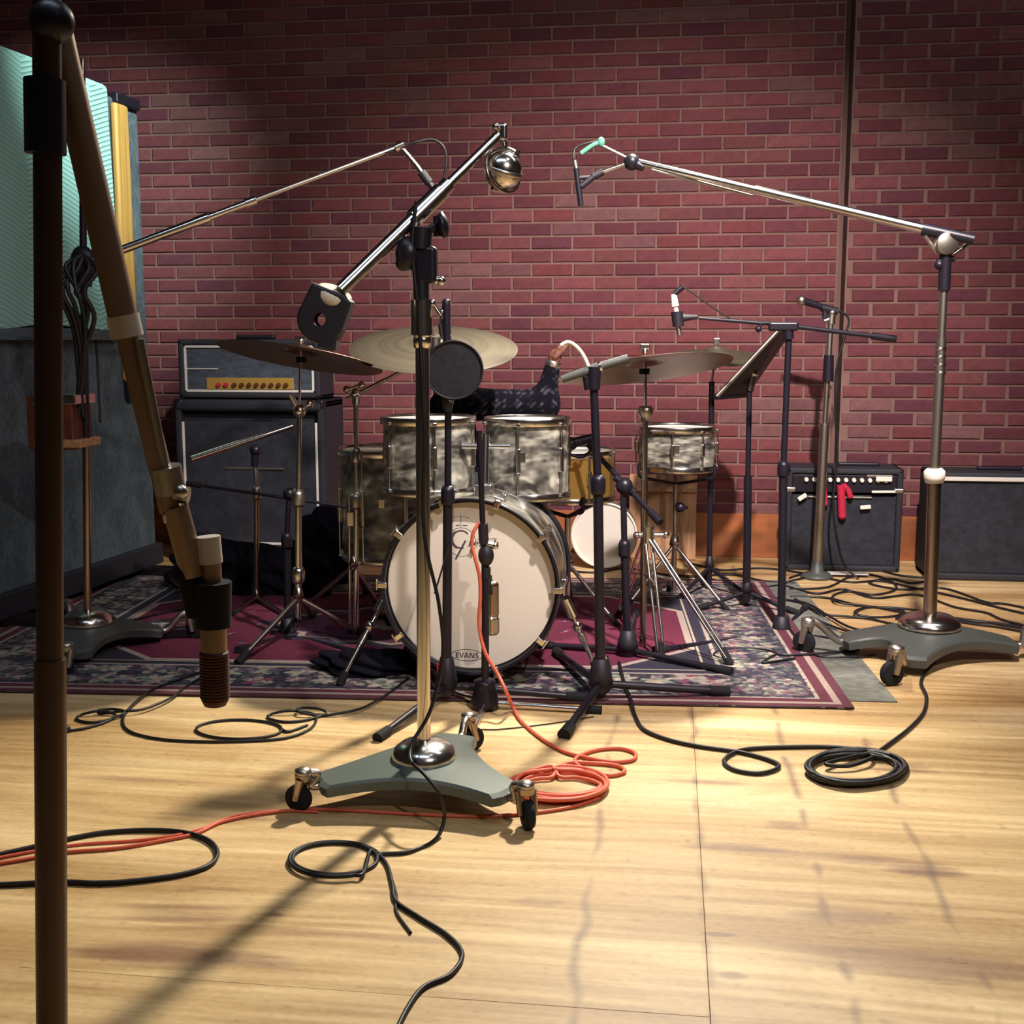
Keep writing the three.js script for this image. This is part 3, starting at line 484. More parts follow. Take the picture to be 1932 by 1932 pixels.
// ---------------------------------------------------------------- rolling boom stands with cast bases
function castBase(t, c, casterPts, plateMat, { R = .235, h0 = .088, h1 = .056, dome = .078, wheelMat = M.rubber, forkMat = M.nickel, scale = 1 } = {}) {
  const arms = casterPts.map((p) => Math.atan2(p.z - c.z, p.x - c.x)).sort((a, b) => a - b), out = [];
  const hw = .052 * scale;
  for (let i = 0; i < 3; i++) {
    const a = arms[i], b = arms[(i + 1) % 3] + (i === 2 ? Math.PI * 2 : 0), pt = (an, along_, side) => [Math.cos(an) * along_ - Math.sin(an) * side, Math.sin(an) * along_ + Math.cos(an) * side];
    const s = pt(a, R - .01, hw), e = pt(b, R - .01, -hw), m = [Math.cos((a + b) / 2) * R * .36, Math.sin((a + b) / 2) * R * .36];
    out.push(pt(a, R, -hw * .5), pt(a, R, hw * .5));
    for (let k = 0; k <= 14; k++) { const u = k / 14, q = (n) => (1 - u) ** 2 * s[n] + 2 * u * (1 - u) * m[n] + u * u * e[n]; out.push([q(0), q(1)]); }
  }
  const pos = [], N = out.length, H = (x, z) => { const d = Math.hypot(x, z) / R; return h0 + (h1 - h0) * Math.pow(d, 1.15); };
  const V = (i, f, y) => [out[i][0] * f, y, out[i][1] * f], rings = [0, .25, .5, .7, .85, .95, 1];
  const tri = (...v) => v.forEach((p) => pos.push(...p));
  for (let i = 0; i < N; i++) {
    const j = (i + 1) % N;
    for (let k = 0; k < rings.length - 1; k++) {
      const f = rings[k], g = rings[k + 1], dr = (q) => q > .98 ? .006 : 0, y = (n, q) => H(out[n][0] * q, out[n][1] * q) - dr(q);
      const A = V(i, f, y(i, f)), B = V(j, f, y(j, f)), C = V(j, g, y(j, g)), D = V(i, g, y(i, g)); tri(A, B, C); tri(A, C, D);
    }
    const y = (n) => H(out[n][0], out[n][1]) - .006, A = V(i, 1, y(i)), B = V(j, 1, y(j)), C = V(j, .985, y(j) - .022 * scale), D = V(i, .985, y(i) - .022 * scale); tri(A, B, C); tri(A, C, D); tri(D, C, [0, h0 - .03, 0]);
  }
  const g = new THREE.BufferGeometry(); g.setAttribute('position', new THREE.Float32BufferAttribute(pos.map((v) => v), 3)); g.computeVertexNormals(); g.translate(c.x, c.y, c.z);
  part('cast_base', g, plateMat, t);
  part('dome', turned([[dome, 0], [dome * 1.02, .012], [dome * .93, .028], [dome * .7, .042], [dome * .35, .05], [0, .052]], c.clone().add(V3(0, h0 - .012, 0)), c.clone().add(V3(0, 1, 0)), 40), M.chrome, t, { label: 'polished chrome dome' });
  for (const p of casterPts) {
    const d = V3(p.x - c.x, 0, p.z - c.z).normalize(), tip = c.clone().addScaledVector(d, R - .03), w = p.clone(), hi = .098 * scale, rw = .033 * scale, off = V3(-d.z, 0, d.x);
    const q = part('caster', [tube([tip.clone().setY(c.y + h1 - .014), c.clone().addScaledVector(d, R + .015).setY(c.y + h1 - .012), w.clone().addScaledVector(d, -.035).setY(c.y + hi - .01), w.clone().setY(c.y + hi)], .011 * scale), turned([[0, 0], [.02 * scale, 0], [.02 * scale, .014], [.008, .02], [0, .02]], w.clone().setY(c.y + hi - .008), w.clone().setY(9))], M.steel, t);
    const roll = V3(d.x * .8 + off.x * .6, 0, d.z * .8 + off.z * .6).normalize(), ax = V3(-roll.z, 0, roll.x), wc = w.clone().setY(c.y + rw).addScaledVector(roll, .014);
    const fork = [];
    for (const s of [-1, 1]) { const a = w.clone().setY(c.y + hi - .012).addScaledVector(ax, s * .016 * scale), b = wc.clone().addScaledVector(ax, s * .016 * scale); fork.push(rod(a, b, .011 * scale, .009 * scale, 10)); }
    part('fork', [...fork, rod(w.clone().setY(c.y + hi - .018), w.clone().setY(c.y + hi - .004), .021 * scale)], forkMat, q);
    part('wheel', turned([[.008, -.011], [rw * .9, -.011], [rw, -.006], [rw, .006], [rw * .9, .011], [.008, .011]].map(([a, b]) => [a, b * scale]), wc, wc.clone().add(ax), 26), wheelMat, q);
  }
}
{ // centre stand with counterweighted boom
  const D = 2.8, foot = W(-.215, 0, D), t = thing('rolling_boom_stand', 'tall chrome boom stand on a green-grey three-armed base with casters', 'mic stand', foot);
  castBase(t, foot.clone(), [W(-.493, 0, 2.70), W(.032, 0, 2.615), W(-.118, 0, 3.12)], M.greenGrey, { R: .262, h0: .106, h1: .074 });
  const S = (px, py) => P(px, py, D);
  pole(t, 'lower_tube', foot.clone().add(V3(0, .09, 0)), S(797, 640), .0165, M.chrome);
  part('height_collar', [turned([[0, -.018], [.02, -.018], [.022, 0], [.02, .014], [0, .014]], S(797, 642), S(797, 100)), rod(S(796, 632), S(795, 566), .0255)], M.chrome, t);
  part('clamp_lever', [rod(S(815, 572), S(831, 596), .0065), ball(S(815, 572), .009)], M.chrome, t);
  pole(t, 'upper_tube', S(795, 566), S(792, 452), .0185, M.black);
  part('pivot_housing', [rod(S(792, 470), S(795, 430), .026), rod(S(785, 445, D), S(828, 425), .011), rbox(.05, .085, .04, S(805, 500).x, S(805, 500).y, S(805, 500).z, .012)], M.black, t);
  part('pivot_knob', [turned([[0, 0], [.012, 0], [.03, .012], [.03, .022], [.012, .03], [0, .03]], S(822, 427), S(836, 424)), rod(P(827, 408, D), P(829, 446, D), .013)], M.black, t);
  part('boom_knob', [ball(S(770, 478), .03, 1.3), ball(S(762, 495), .02)], M.black, t);
  part('side_bolt', [rod(S(812, 527), S(832, 530), .009), ball(S(832, 530), .011)], M.chrome, t);
  const tip = P(946, 250, 2.92), tail = P(642, 548, 2.72), L = (u) => mix(tail, tip, u);
  pole(t, 'boom_tail', L(0), L(.5), .0158, M.chrome); pole(t, 'boom_tip', L(.5), L(1), .0118, M.chrome);
  part('boom_sleeve', [rod(L(.44), L(.61), .022), rod(L(.605), L(.66), .0185)], M.chrome, t);
  part('tip_clamp', [rbox(.03, .04, .03, tip.x, tip.y, tip.z, .008), rod(tip, P(936, 240, 2.9), .006), ball(P(935, 239, 2.9), .008), rod(tip, P(951, 276, 2.92), .008)], M.chrome, t);
  // cast weight with a lifting eye
  const wc = P(606, 603, 2.72), cap = P(630, 556, 2.72), sh = new THREE.Shape();
  const px = 1 / 842;                                               // metres per picture pixel at this distance
  const outl = [[597, 541], [652, 563], [661, 572], [655, 590], [643, 622], [632, 640], [631, 656], [606, 652], [612, 642]]; const loc = ([x, y]) => new THREE.Vector2((x - 606) * px, (603 - y) * px);
  sh.moveTo(...loc(outl[0]).toArray()); outl.slice(1).forEach((q) => sh.lineTo(...loc(q).toArray()));
  for (let k = 0; k <= 14; k++) { const a = -1.2 - k / 14 * 2.6; sh.lineTo(Math.cos(a) * 39 * px + 2 * px, Math.sin(a) * 39 * px); }
  sh.closePath(); const hole = new THREE.Path(); hole.absarc(0, 0, 12.5 * px, 0, Math.PI * 2, true); sh.holes.push(hole);
  const eg = new THREE.ExtrudeGeometry(sh, { depth: .062, bevelEnabled: true, bevelSize: .006, bevelThickness: .006, bevelSegments: 3, curveSegments: 20 }); eg.translate(0, 0, -.036); eg.rotateY(YAW); eg.translate(wc.x, wc.y, wc.z);
  const cw = part('counterweight', eg, M.blackPlastic, t, { label: 'black cast counterweight with a round eye' });
  const cn = RIGHT.clone().multiplyScalar(.41).add(V3(0, .85, 0)).addScaledVector(FWD, -.33).normalize();
  part('end_cap', turned([[0, .010], [.034, .010], [.040, .007], [.041, -.004], [.037, -.02], [0, -.02]], cap, cap.clone().add(cn), 32), M.tapeWhite, cw, { label: 'pale grey end cap' });
  part('tail_stub', [rod(P(628, 640, 2.72), P(620, 655, 2.72), .013)], M.black, cw);
}
{ // ball shaped microphone hung from its tip
  const D = 2.93, c = P(949, 322, D), t = thing('ball_microphone', 'shiny ball-shaped microphone in a wire cradle at the end of the tall boom', 'microphone', V3(c.x, c.y, c.z));
  part('body', [ball(c, .046, 1, 32), rod(c, P(941, 362, D), .02, .022)], M.chrome, t);
  part('band', turned([[.0462, -.006], [.049, -.003], [.049, .003], [.0462, .006]], c, c.clone().add(V3(.3, 1, .2))), M.steel, t);
  part('shock_hoop', (() => { const g = new THREE.TorusGeometry(.052, .004, 8, 40); g.rotateY(.9); g.rotateZ(.3); g.translate(c.x, c.y, c.z); return g; })(), M.nickel, t);
  part('yoke', [tube([P(921, 305, D), P(927, 293, D), P(934, 284, D), P(951, 278, D)], .005), tube([P(951, 278, D), P(966, 284, D), P(976, 292, D), P(974, 302, D)], .005), rod(P(977, 284, D), P(972, 300, D), .006), rod(P(975, 326, D), P(966, 355, D), .0065), rod(P(930, 283, D), P(918, 308, D), .0055), rod(P(951, 268, D), P(951, 282, D), .009)], M.chrome, t);
}
{ // right overhead stand
  const D = 4.1, b = W((1752 - 966) / FOCAL / .974 * D, 0, D), t = thing('rolling_boom_stand', 'chrome overhead boom stand with a white collar on a dark grey caster base', 'mic stand', b);
  castBase(t, b.clone(), [F(1668, 1310), F(1632, 1236), W(1.83, 0, 4.06)].map((p, i) => i === 2 ? p : b.clone().addScaledVector(p.clone().sub(b).normalize(), .42)), M.darkGrey, { R: .30, h0: .12, h1: .065, dome: .105, forkMat: M.steel, scale: 1.25 });
  const S = (x, y) => P(x, y, D), top = S(1784, 462);
  pole(t, 'lower_tube', b.clone().add(V3(0, .12, 0)), S(1763, 900), .0235, M.nickel); pole(t, 'middle_tube', S(1763, 900), S(1776, 640), .017, M.steel); pole(t, 'upper_tube', S(1776, 640), S(1781, 540), .0135, M.steel);
  part('collar', turned([[0, -.02], [.03, -.02], [.036, 0], [.036, .02], [.026, .03], [0, .03]], S(1763, 900), S(1763, 100)), M.whiteMark, t, { label: 'white locking collar' });
  part('clamp_rings', [0, 1, 2, 3].map((k) => turned([[.018, -.004], [.021, 0], [.018, .004]], S(1774, 658 + k * 15), S(1774, 100))), M.chrome, t);
  part('grip', [rod(S(1781, 548), S(1784, 478), .02), rod(S(1768, 495), S(1800, 488), .01), ball(S(1772, 500), .016)], M.black, t);
  part('pivot_disc', (() => { const a = S(1783, 460).addScaledVector(FWD, -.03); return [turned([[0, 0], [.034, 0], [.038, .01], [.038, .05], [.034, .06], [0, .06]], a, a.clone().add(FWD))]; })(), M.steel, t);
  part('lever', rod(S(1798, 480), S(1832, 455), .007), M.steel, t); part('lever', rod(S(1768, 478), S(1745, 445), .007), M.steel, t);
  const e = P(1838, 452, 4.06), m = P(1740, 432, 4.12), f = P(1195, 304, 4.5), tip = P(1130, 272, 4.52);
  part('boom_grip', rod(e, m, .0165, .022), M.black, t);
  pole(t, 'boom_tail', m, mix(m, f, .56), .0165, M.chrome); pole(t, 'boom_middle', mix(m, f, .5), f, .0125, M.chrome); pole(t, 'boom_tip', f, tip, .005, M.steel);
  part('boom_stay', rod(P(1230, 320, 4.47), P(1420, 370, 4.36), .0055), M.steel, t);
  part('clip_block', [ball(P(1192, 306, 4.5), .03), rod(P(1192, 306, 4.5), P(1215, 316, 4.49), .022, .015)], M.black, t);
  part('tape', [ball(P(1134, 268, 4.52), .014, 1.3), tube([P(1138, 268, 4.52), P(1120, 273, 4.52), P(1104, 284, 4.52), P(1096, 290, 4.52)], .0085)], M.tapeGreen, t, { label: 'green tape' });
  pole(t, 'mic_arm', f, P(1136, 325, 4.5), .007, M.chrome);
  const q = thing('pencil_microphone', 'black pencil microphone hanging from the green-taped boom', 'microphone', P(1088, 330, 4.5));
  part('body', [rod(P(1087, 318, 4.5), P(1096, 388, 4.5), .0105)], M.black, q); part('connector', rod(P(1084, 303, 4.5), P(1087, 318, 4.5), .0105), M.steel, q);
  part('clip', [rod(P(1138, 324, 4.5), P(1118, 334, 4.5), .013), rod(P(1120, 333, 4.5), P(1096, 352, 4.5), .012), rod(P(1116, 334, 4.5), P(1092, 336, 4.5), .007)], M.blackPlastic, q);
  solo('microphone_cable', 'short black cable looping from the green tape to the pencil microphone', 'cable', tube([P(1130, 266, 4.52), P(1105, 271, 4.52), P(1086, 280, 4.52), P(1082, 296, 4.5), P(1084, 306, 4.5)], .004), M.cableBlack);
}
{ // left overhead stand
  const D = 4.2, b = W((168 - 966) / FOCAL / .974 * D, 0, D), t = thing('rolling_boom_stand', 'overhead boom stand with a dark mast in front of the gobo', 'mic stand', b);
  castBase(t, b.clone(), [F(330, 1210), F(120, 1180), F(140, 1262)].map((p) => b.clone().addScaledVector(p.clone().sub(b).normalize(), .36)), M.darkGrey, { R: .26, h0: .11, h1: .06, dome: .09, scale: 1.1, forkMat: M.steel });
  const S = (x, y) => P(x, y, D);
  pole(t, 'lower_tube', b.clone().add(V3(0, .11, 0)), S(163, 840), .0135, M.nickel); pole(t, 'middle_tube', S(163, 845), S(157, 480), .012, M.black); pole(t, 'upper_tube', S(157, 480), S(156, 168), .0125, M.black); pole(t, 'mast_tip', S(156, 168), S(156, 112), .0095, M.chrome);
  part('bracket', [rbox(.17, .19, .14, S(112, 795).x, S(112, 795).y, S(126, 795).z, .008)], M.woodDark, t, { label: 'dark brown box bracket' });
  part('bracket_plate', rbox(.165, .035, .15, S(120, 752).x, S(120, 752).y, S(120, 752).z, .005), M.chrome, t); part('bracket_rail', rbox(.175, .03, .15, S(128, 834).x, S(128, 834).y, S(128, 834).z, .005), M.boardTan, t);
  const a = P(96, 521, 4.16), f = P(755, 276, 4.44), L = (u) => mix(a, f, u);
  pole(t, 'boom_tail', L(0), L(.42), .0155, M.chrome); pole(t, 'boom_middle', L(.4), L(.56), .0125, M.chrome); pole(t, 'boom_tip', L(.54), L(1), .0085, M.steel);
  for (const g of [rod(L(.40), L(.44), .018), rod(L(.545), L(.575), .016), rod(L(.985), P(762, 272, 4.44), .015)]) part('boom_clutch', g, M.chrome, t);
  part('pivot', [ball(S(157, 500), .045, 1.5), rod(S(157, 540), S(157, 470), .03)], M.black, t);
  part('tip_bracket', [rod(f, P(758, 268, 4.44), .012), rod(f, P(784, 310, 4.44), .008)], M.chrome, t);
  const q = thing('pencil_microphone', 'black pencil microphone half hidden behind the tall chrome boom', 'microphone', P(810, 345, 4.44));
  part('body', rod(P(798, 329, 4.44), P(826, 368, 4.44), .0115), M.black, q); part('collar', rod(P(784, 310, 4.44), P(800, 332, 4.44), .009), M.chrome, q);
  part('clip', [rod(P(795, 325, 4.44), P(810, 345, 4.44), .016)], M.blackPlastic, q);
  solo('microphone_cable', 'black cable arching over the half hidden pencil microphone', 'cable', tube([P(600, 330, 4.37), P(680, 303, 4.41), P(757, 278, 4.43), P(785, 268, 4.43), P(815, 263, 4.44), P(836, 276, 4.44), P(842, 300, 4.44), P(838, 330, 4.44), P(824, 362, 4.44)], .0045), M.cableBlack);
  // bundle of cables tied at the mast
  for (let k = 0; k < 7; k++) {
    const x = 118 + k * 9, w = rr(-12, 12), pts = [P(155 + rr(-4, 4), 480, 4.15), P(x + rr(-25, 15), 505 + rr(-8, 10), 4.12), P(x - 10 + w, 545 + rr(-12, 12), 4.1), P(x + w * .6 + 8, 590 + rr(-15, 20), 4.12), P(150 + rr(-9, 9), 640 + rr(-25, 40), 4.15), P(150 + rr(-6, 8), 760 + rr(-20, 30), 4.17)];
    solo('tied_cable', 'black cable in the bundle tied to the mast before the gobo', 'cable', tube(pts, .008), M.cableBlack, 'cables tied to the mast before the gobo');
  }
}
{ // foreground stand, its boom and the microphone hanging close to the camera
  const top = P(88, -60, 1.36), low = P(98, 1932, 1.36), dir = low.clone().sub(top), k = (top.y - .03) / (top.y - low.y), foot = top.clone().addScaledVector(dir, k);
  const t = thing('taped_boom_stand', 'thick dark bronze boom stand whose taped boom carries the ribbed microphone', 'mic stand', V3(foot.x, 0, foot.z));
  part('base', turned([[0, 0], [.2, 0], [.21, .012], [.19, .028], [.06, .045], [0, .05]], V3(foot.x, 0, foot.z), V3(foot.x, 1, foot.z), 40), M.darkGrey, t);
  const mid = mix(top, foot, .52);
  pole(t, 'lower_tube', foot, mid, .0185, M.bronze); pole(t, 'upper_tube', mid, top, .0155, M.bronze);
  part('clamp', [rod(P(84, 150, 1.36), P(86, 290, 1.36), .022), rod(P(78, 310, 1.36), P(100, 320, 1.36), .012)], M.black, t);
  part('cable_clip', rod(P(100, 960, 1.38), P(108, 1500, 1.38), .007), M.cableBlack, t);
  part('pivot', [ball(P(98, 40, 1.36), .024), rod(P(80, 40, 1.36), P(122, 50, 1.36), .018)], M.black, t);
  const a = P(104, 44, 1.4), m = P(238, 625, 1.44), e = P(322, 965, 1.46), z = P(366, 1085, 1.47);
  pole(t, 'boom_tail', a, m, .0172, M.aged); pole(t, 'boom_middle', m, e, .0135, M.aged);
  pole(t, 'boom_rail', P(262, 640, 1.43), P(310, 880, 1.45), .006, M.steel);
  pole(t, 'boom_tip', P(330, 955, 1.46), z, .0165, M.aged);
  part('tape', rod(mix(a, m, .945), mix(m, e, .03), .0192), M.tapeWhite, t, { label: 'worn cloth tape' });
  part('joint_clamp', [rod(P(312, 880, 1.455), P(322, 930, 1.46), .019), rod(P(322, 930, 1.46), P(356, 935, 1.46), .011), ball(P(340, 928, 1.45), .009), rod(P(330, 968, 1.46), P(312, 968, 1.46), .013)], M.steel, t);
  const q = thing('shotgun_microphone', 'brown ribbed microphone with a pale tape cap pointing straight down', 'microphone', P(405, 1200, 1.47));
  const S = (x, y) => P(x, y, 1.47);
  part('cap', rod(S(392, 1012), S(397, 1062), .0155), M.tapeWhite, q, { label: 'pale tape cap' });
  part('upper_barrel', rod(S(398, 1060), S(401, 1130), .0125), M.aged, q); part('lower_barrel', rod(S(402, 1160), S(404, 1232), .0165), M.aged, q);
  const ga = S(404, 1228), gb = S(406, 1330), prof = [[0, 0], [.0165, 0]], L = ga.distanceTo(gb);
  for (let k = 0; k < 15; k++) { const y = .003 + k / 15 * (L - .012); prof.push([.0185, y], [.0185, y + .0026], [.0168, y + .003], [.0168, y + .0043]); } prof.push([.0175, L - .008], [.014, L], [0, L]);
  part('ribbed_grille', turned(prof, ga, gb, 26), M.woodDark, q, { label: 'ribbed brown grille' });
  part('shock_mount', [rod(S(400, 1098), S(402, 1182), .0245, .0225), rod(S(346, 1086), S(392, 1106), .013), rod(S(358, 1092), S(376, 1160), .016), rod(S(374, 1150), S(398, 1172), .014), ball(S(346, 1084), .016)], M.rubber, q);
}
// ---------------------------------------------------------------- small tripod stands and their microphones
{ // pop filter stand
  const D = 3.56, S = (x, y) => P(x, y, D), hub = S(843, 1276), t = thing('pop_filter_stand', 'black tripod stand holding a round pop filter before the bass drum', 'mic stand', V3(hub.x, 0, hub.z));
  pole(t, 'lower_tube', hub, S(845, 930), .0145, M.black); pole(t, 'upper_tube', S(845, 930), S(846, 640), .0105, M.black);
  part('filter_socket', turned([[0, 0], [.012, 0], [.022, .05], [.012, .06], [0, .06]], S(845, 775), S(845, 600)), M.black, t);
  clutch(t, S(845, 935), .011, M.black);
  const c = S(858, 697).addScaledVector(FWD, -.05), ax = c.clone().addScaledVector(FWD, -1);
  const f = part('filter_hoop', turned([[.081, -.005], [.087, -.005], [.087, .005], [.081, .005], [.081, -.005]], c, ax, 48), M.blackPlastic, t);
  part('filter_cloth', turned([[0, -.001], [.082, -.001], [.082, .001], [0, .001]], c, ax, 48), M.mesh, f, { label: 'dark stretched cloth' });
  part('filter_arm', [rod(S(846, 760), c.clone().add(V3(-.01, -.085, 0)), .008)], M.black, t);
  tripod(t, hub.clone().add(V3(0, -.03, 0)), [F(716, 1397), F(1098, 1322, RT), F(770, 1232, RT)], .0105, M.black, { hubR: .026, hubH: .09 });
  part('hub_tag', rbox(.016, .035, .012, S(829, 1262).x, S(829, 1262).y, S(829, 1262).z, .003), M.red, t, { label: 'small red tag' });
  part('hub_lever', [rod(S(848, 1246), S(858, 1284), .009)], M.chrome, t);
  const q = thing('condenser_microphone', 'upright black condenser microphone above the round pop filter', 'microphone', S(842, 640));
  part('body', [rod(S(843, 645), S(842, 575), .0125), turned([[.0125, 0], [.0125, .012], [.008, .018], [0, .019]], S(842, 576), S(842, 100))], M.black, q);
  part('shock_mount', [rod(S(828, 634), S(851, 634), .006), rod(S(831, 612), S(834, 640), .0075), ball(S(834, 588), .008), ball(S(836, 598), .007), rod(S(832, 585), S(832, 640), .004)], M.chrome, q);
  part('lower_body', [rod(S(821, 672), S(821, 636), .0165), turned([[.0168, 0], [.018, .003], [.0168, .006]], S(821, 668), S(821, 100))], M.steel, q);
}
{ // bass drum microphone and stand
  const D = 3.5, S = (x, y) => P(x, y, D), hub = S(915, 1300), t = thing('bass_drum_mic_stand', 'black tripod stand carrying the tall microphone before the bass drum head', 'mic stand', V3(hub.x, 0, hub.z));
  pole(t, 'lower_tube', hub.clone().add(V3(0, -.05, 0)), S(916, 1075), .0115, M.black); pole(t, 'upper_tube', S(914, 1080), S(904, 812), .0085, M.black);
  part('base_hub', turned([[0, 0], [.042, 0], [.044, .02], [.036, .05], [.03, .075], [.034, .085], [.015, .095], [0, .095]], S(915, 1336), S(915, 100)), M.black, t);
  part('swivel', [ball(S(917, 1048), .024, 1.35), rod(S(911, 988), S(913, 1025), .015), rod(S(917, 1070), S(917, 1090), .014)], M.blackPlastic, t);
  part('swivel_knob', [rod(S(918, 1026), S(936, 1030), .009), ball(S(934, 1030), .011)], M.chrome, t);
  part('lever', rod(S(886, 1052), S(893, 1030), .006), M.whiteMark, t);
  part('boom', rod(S(916, 1050), P(926, 1120, 3.54), .007), M.black, t);
  tripod(t, S(915, 1326), [F(889, 1392), F(1128, 1346), F(800, 1292, RT)], .0095, M.chrome, { hubR: .02, hubH: .03 });
  const q = thing('large_microphone', 'tall beige metal microphone in front of the bass drum head', 'microphone', P(929, 1142, 3.56));
  const c = P(929, 1148, 3.56); part('body', (() => { const g = rbox(.04, .115, .032, 0, .028, 0, .014, 4); g.rotateY(YAW + .5); g.translate(c.x, c.y, c.z); return g; })(), M.nickel, q);
  part('grille', (() => { const g = rbox(.042, .065, .034, 0, -.052, 0, .015, 4); g.rotateY(YAW + .5); g.translate(c.x, c.y, c.z); return g; })(), M.steel, q);
  part('connector', rod(P(925, 1105, 3.56), P(923, 1085, 3.56), .009), M.chrome, q);
}
{ // stand by the ride
  const D = 3.56, S = (x, y) => P(x, y, D), hub = S(1133, 1284), t = thing('gooseneck_mic_stand', 'straight black tripod stand in front of the ride cymbal', 'mic stand', V3(hub.x, 0, hub.z));
  pole(t, 'lower_tube', hub, S(1128, 920), .0155, M.black); pole(t, 'upper_tube', S(1128, 920), S(1120, 722), .0125, M.black);
  clutch(t, S(1128, 915), .0125, M.black);
  part('top_clamp', [rod(S(1120, 735), S(1121, 692), .019, .022), rod(S(1106, 710), S(1110, 735), .012)], M.black, t);
  part('hub_lever', [rod(S(1142, 1238), S(1150, 1262), .009), ball(S(1146, 1268), .012)], M.chrome, t);
  tripod(t, hub.clone().add(V3(0, -.01, 0)), [F(1066, 1392), F(1368, 1312, RT), F(1052, 1238, RT)], .0125, M.black, { hubR: .03, hubH: .08 });
  const q = thing('long_microphone', 'long dark tube microphone under the ride cymbal edge', 'microphone', S(1100, 705));
  part('body', [rod(S(1060, 716), S(1130, 692), .0105, .0145), rod(S(1130, 692), S(1185, 676), .013)], M.darkGrey, q); part('ring', rod(S(1130, 692), S(1134, 690.6), .0165), M.chrome, q);
  solo('gooseneck_cable', 'pale grey cable curving up from the black stand by the ride', 'cable', tube([S(1114, 703), S(1106, 682), S(1096, 664), S(1082, 650), S(1070, 646), S(1058, 652)], .0062), M.tapeWhite);
}
{ // snare boom stand
  const D = 4.08, S = (x, y) => P(x, y, D), hub = S(1184, 1215), t = thing('snare_mic_stand', 'short black boom stand reaching over the yellow snare drum', 'mic stand', V3(hub.x, 0, hub.z));
  pole(t, 'lower_tube', hub, S(1178, 1030), .014, M.black); pole(t, 'upper_tube', S(1178, 1030), S(1176, 925), .011, M.black);
  const a = P(1246, 986, 3.95), b = P(1110, 840, 4.3); part('boom', [rod(a, b, .0095), rod(a, mix(a, b, .12), .014)], M.black, t);
  part('pivot', [ball(S(1178, 917), .03), rod(S(1178, 915), S(1196, 930), .016), rod(S(1160, 900), S(1180, 915), .012)], M.black, t);
  clutch(t, S(1178, 1035), .011, M.black);
  tripod(t, hub.clone().add(V3(0, -.02, 0)), [F(1374, 1272, RT), F(1020, 1222, RT), F(1200, 1160, RT)], .0105, M.black, { hubR: .03, hubH: .07 });
  const q = thing('snare_microphone', 'small black clip microphone hanging over the yellow snare drum', 'microphone', P(1092, 838, 4.32)), K = (x, y) => P(x, y, 4.34);
  part('body', [rod(K(1078, 836), K(1118, 826), .019, .016), ball(K(1078, 837), .024)], M.black, q); part('grille', ball(K(1072, 846), .018), M.nickel, q); part('clip', [tube([K(1076, 858), K(1098, 862), K(1114, 850), K(1118, 828)], .006)], M.black, q);
}
{ // boom stand at the back with hanging mic
  const D = 4.48, S = (x, y) => P(x, y, D), hub = S(1474, 1186), t = thing('level_boom_stand', 'black boom stand with a level boom behind the music stand', 'mic stand', V3(hub.x, 0, hub.z));
  pole(t, 'lower_tube', hub, S(1478, 880), .0155, M.black); pole(t, 'upper_tube', S(1478, 880), S(1488, 640), .012, M.black);
  part('boom', [rod(S(1318, 600), S(1440, 610), .006, .0075), rod(S(1440, 609), S(1662, 636), .0085), rod(S(1645, 634), S(1690, 640), .0135)], M.black, t);
  part('pivot', [rbox(.11, .035, .04, S(1478, 616).x, S(1478, 616).y, S(1478, 616).z, .01), rod(S(1488, 640), S(1486, 615), .02), rod(S(1436, 611), S(1432, 620), .007), ball(S(1431, 621), .012)], M.black, t);
  clutch(t, S(1478, 885), .012, M.black);
  part('hub_lever', rod(S(1482, 1160), S(1490, 1188), .009), M.chrome, t);
  tripod(t, hub.clone().add(V3(0, -.02, 0)), [F(1628, 1219), F(1240, 1232, RT), F(1520, 1150)], .0105, M.black, { hubR: .03, hubH: .07 });
  const q = thing('hanging_microphone', 'silver microphone in a dark clip hanging from the level black boom', 'microphone', S(1280, 590));
  part('body', [rod(S(1274, 578), S(1271, 555), .014, .011), rod(S(1277, 592), S(1274, 578), .009)], M.whiteMark, q); part('clip', [rod(S(1280, 616), S(1277, 588), .021, .023), rod(S(1288, 600), S(1316, 598), .014, .008)], M.blackPlastic, q);
  part('head', rod(S(1282, 632), S(1279, 614), .0095), M.steel, q); part('connector', rod(S(1272, 555), S(1288, 541), .011), M.black, q);
  solo('microphone_cable', 'thin black cable sagging from the hanging silver microphone to its boom', 'cable', tube([S(1288, 541), S(1310, 555), S(1345, 580), S(1385, 604), S(1420, 611)], .0028), M.cableBlack);
}
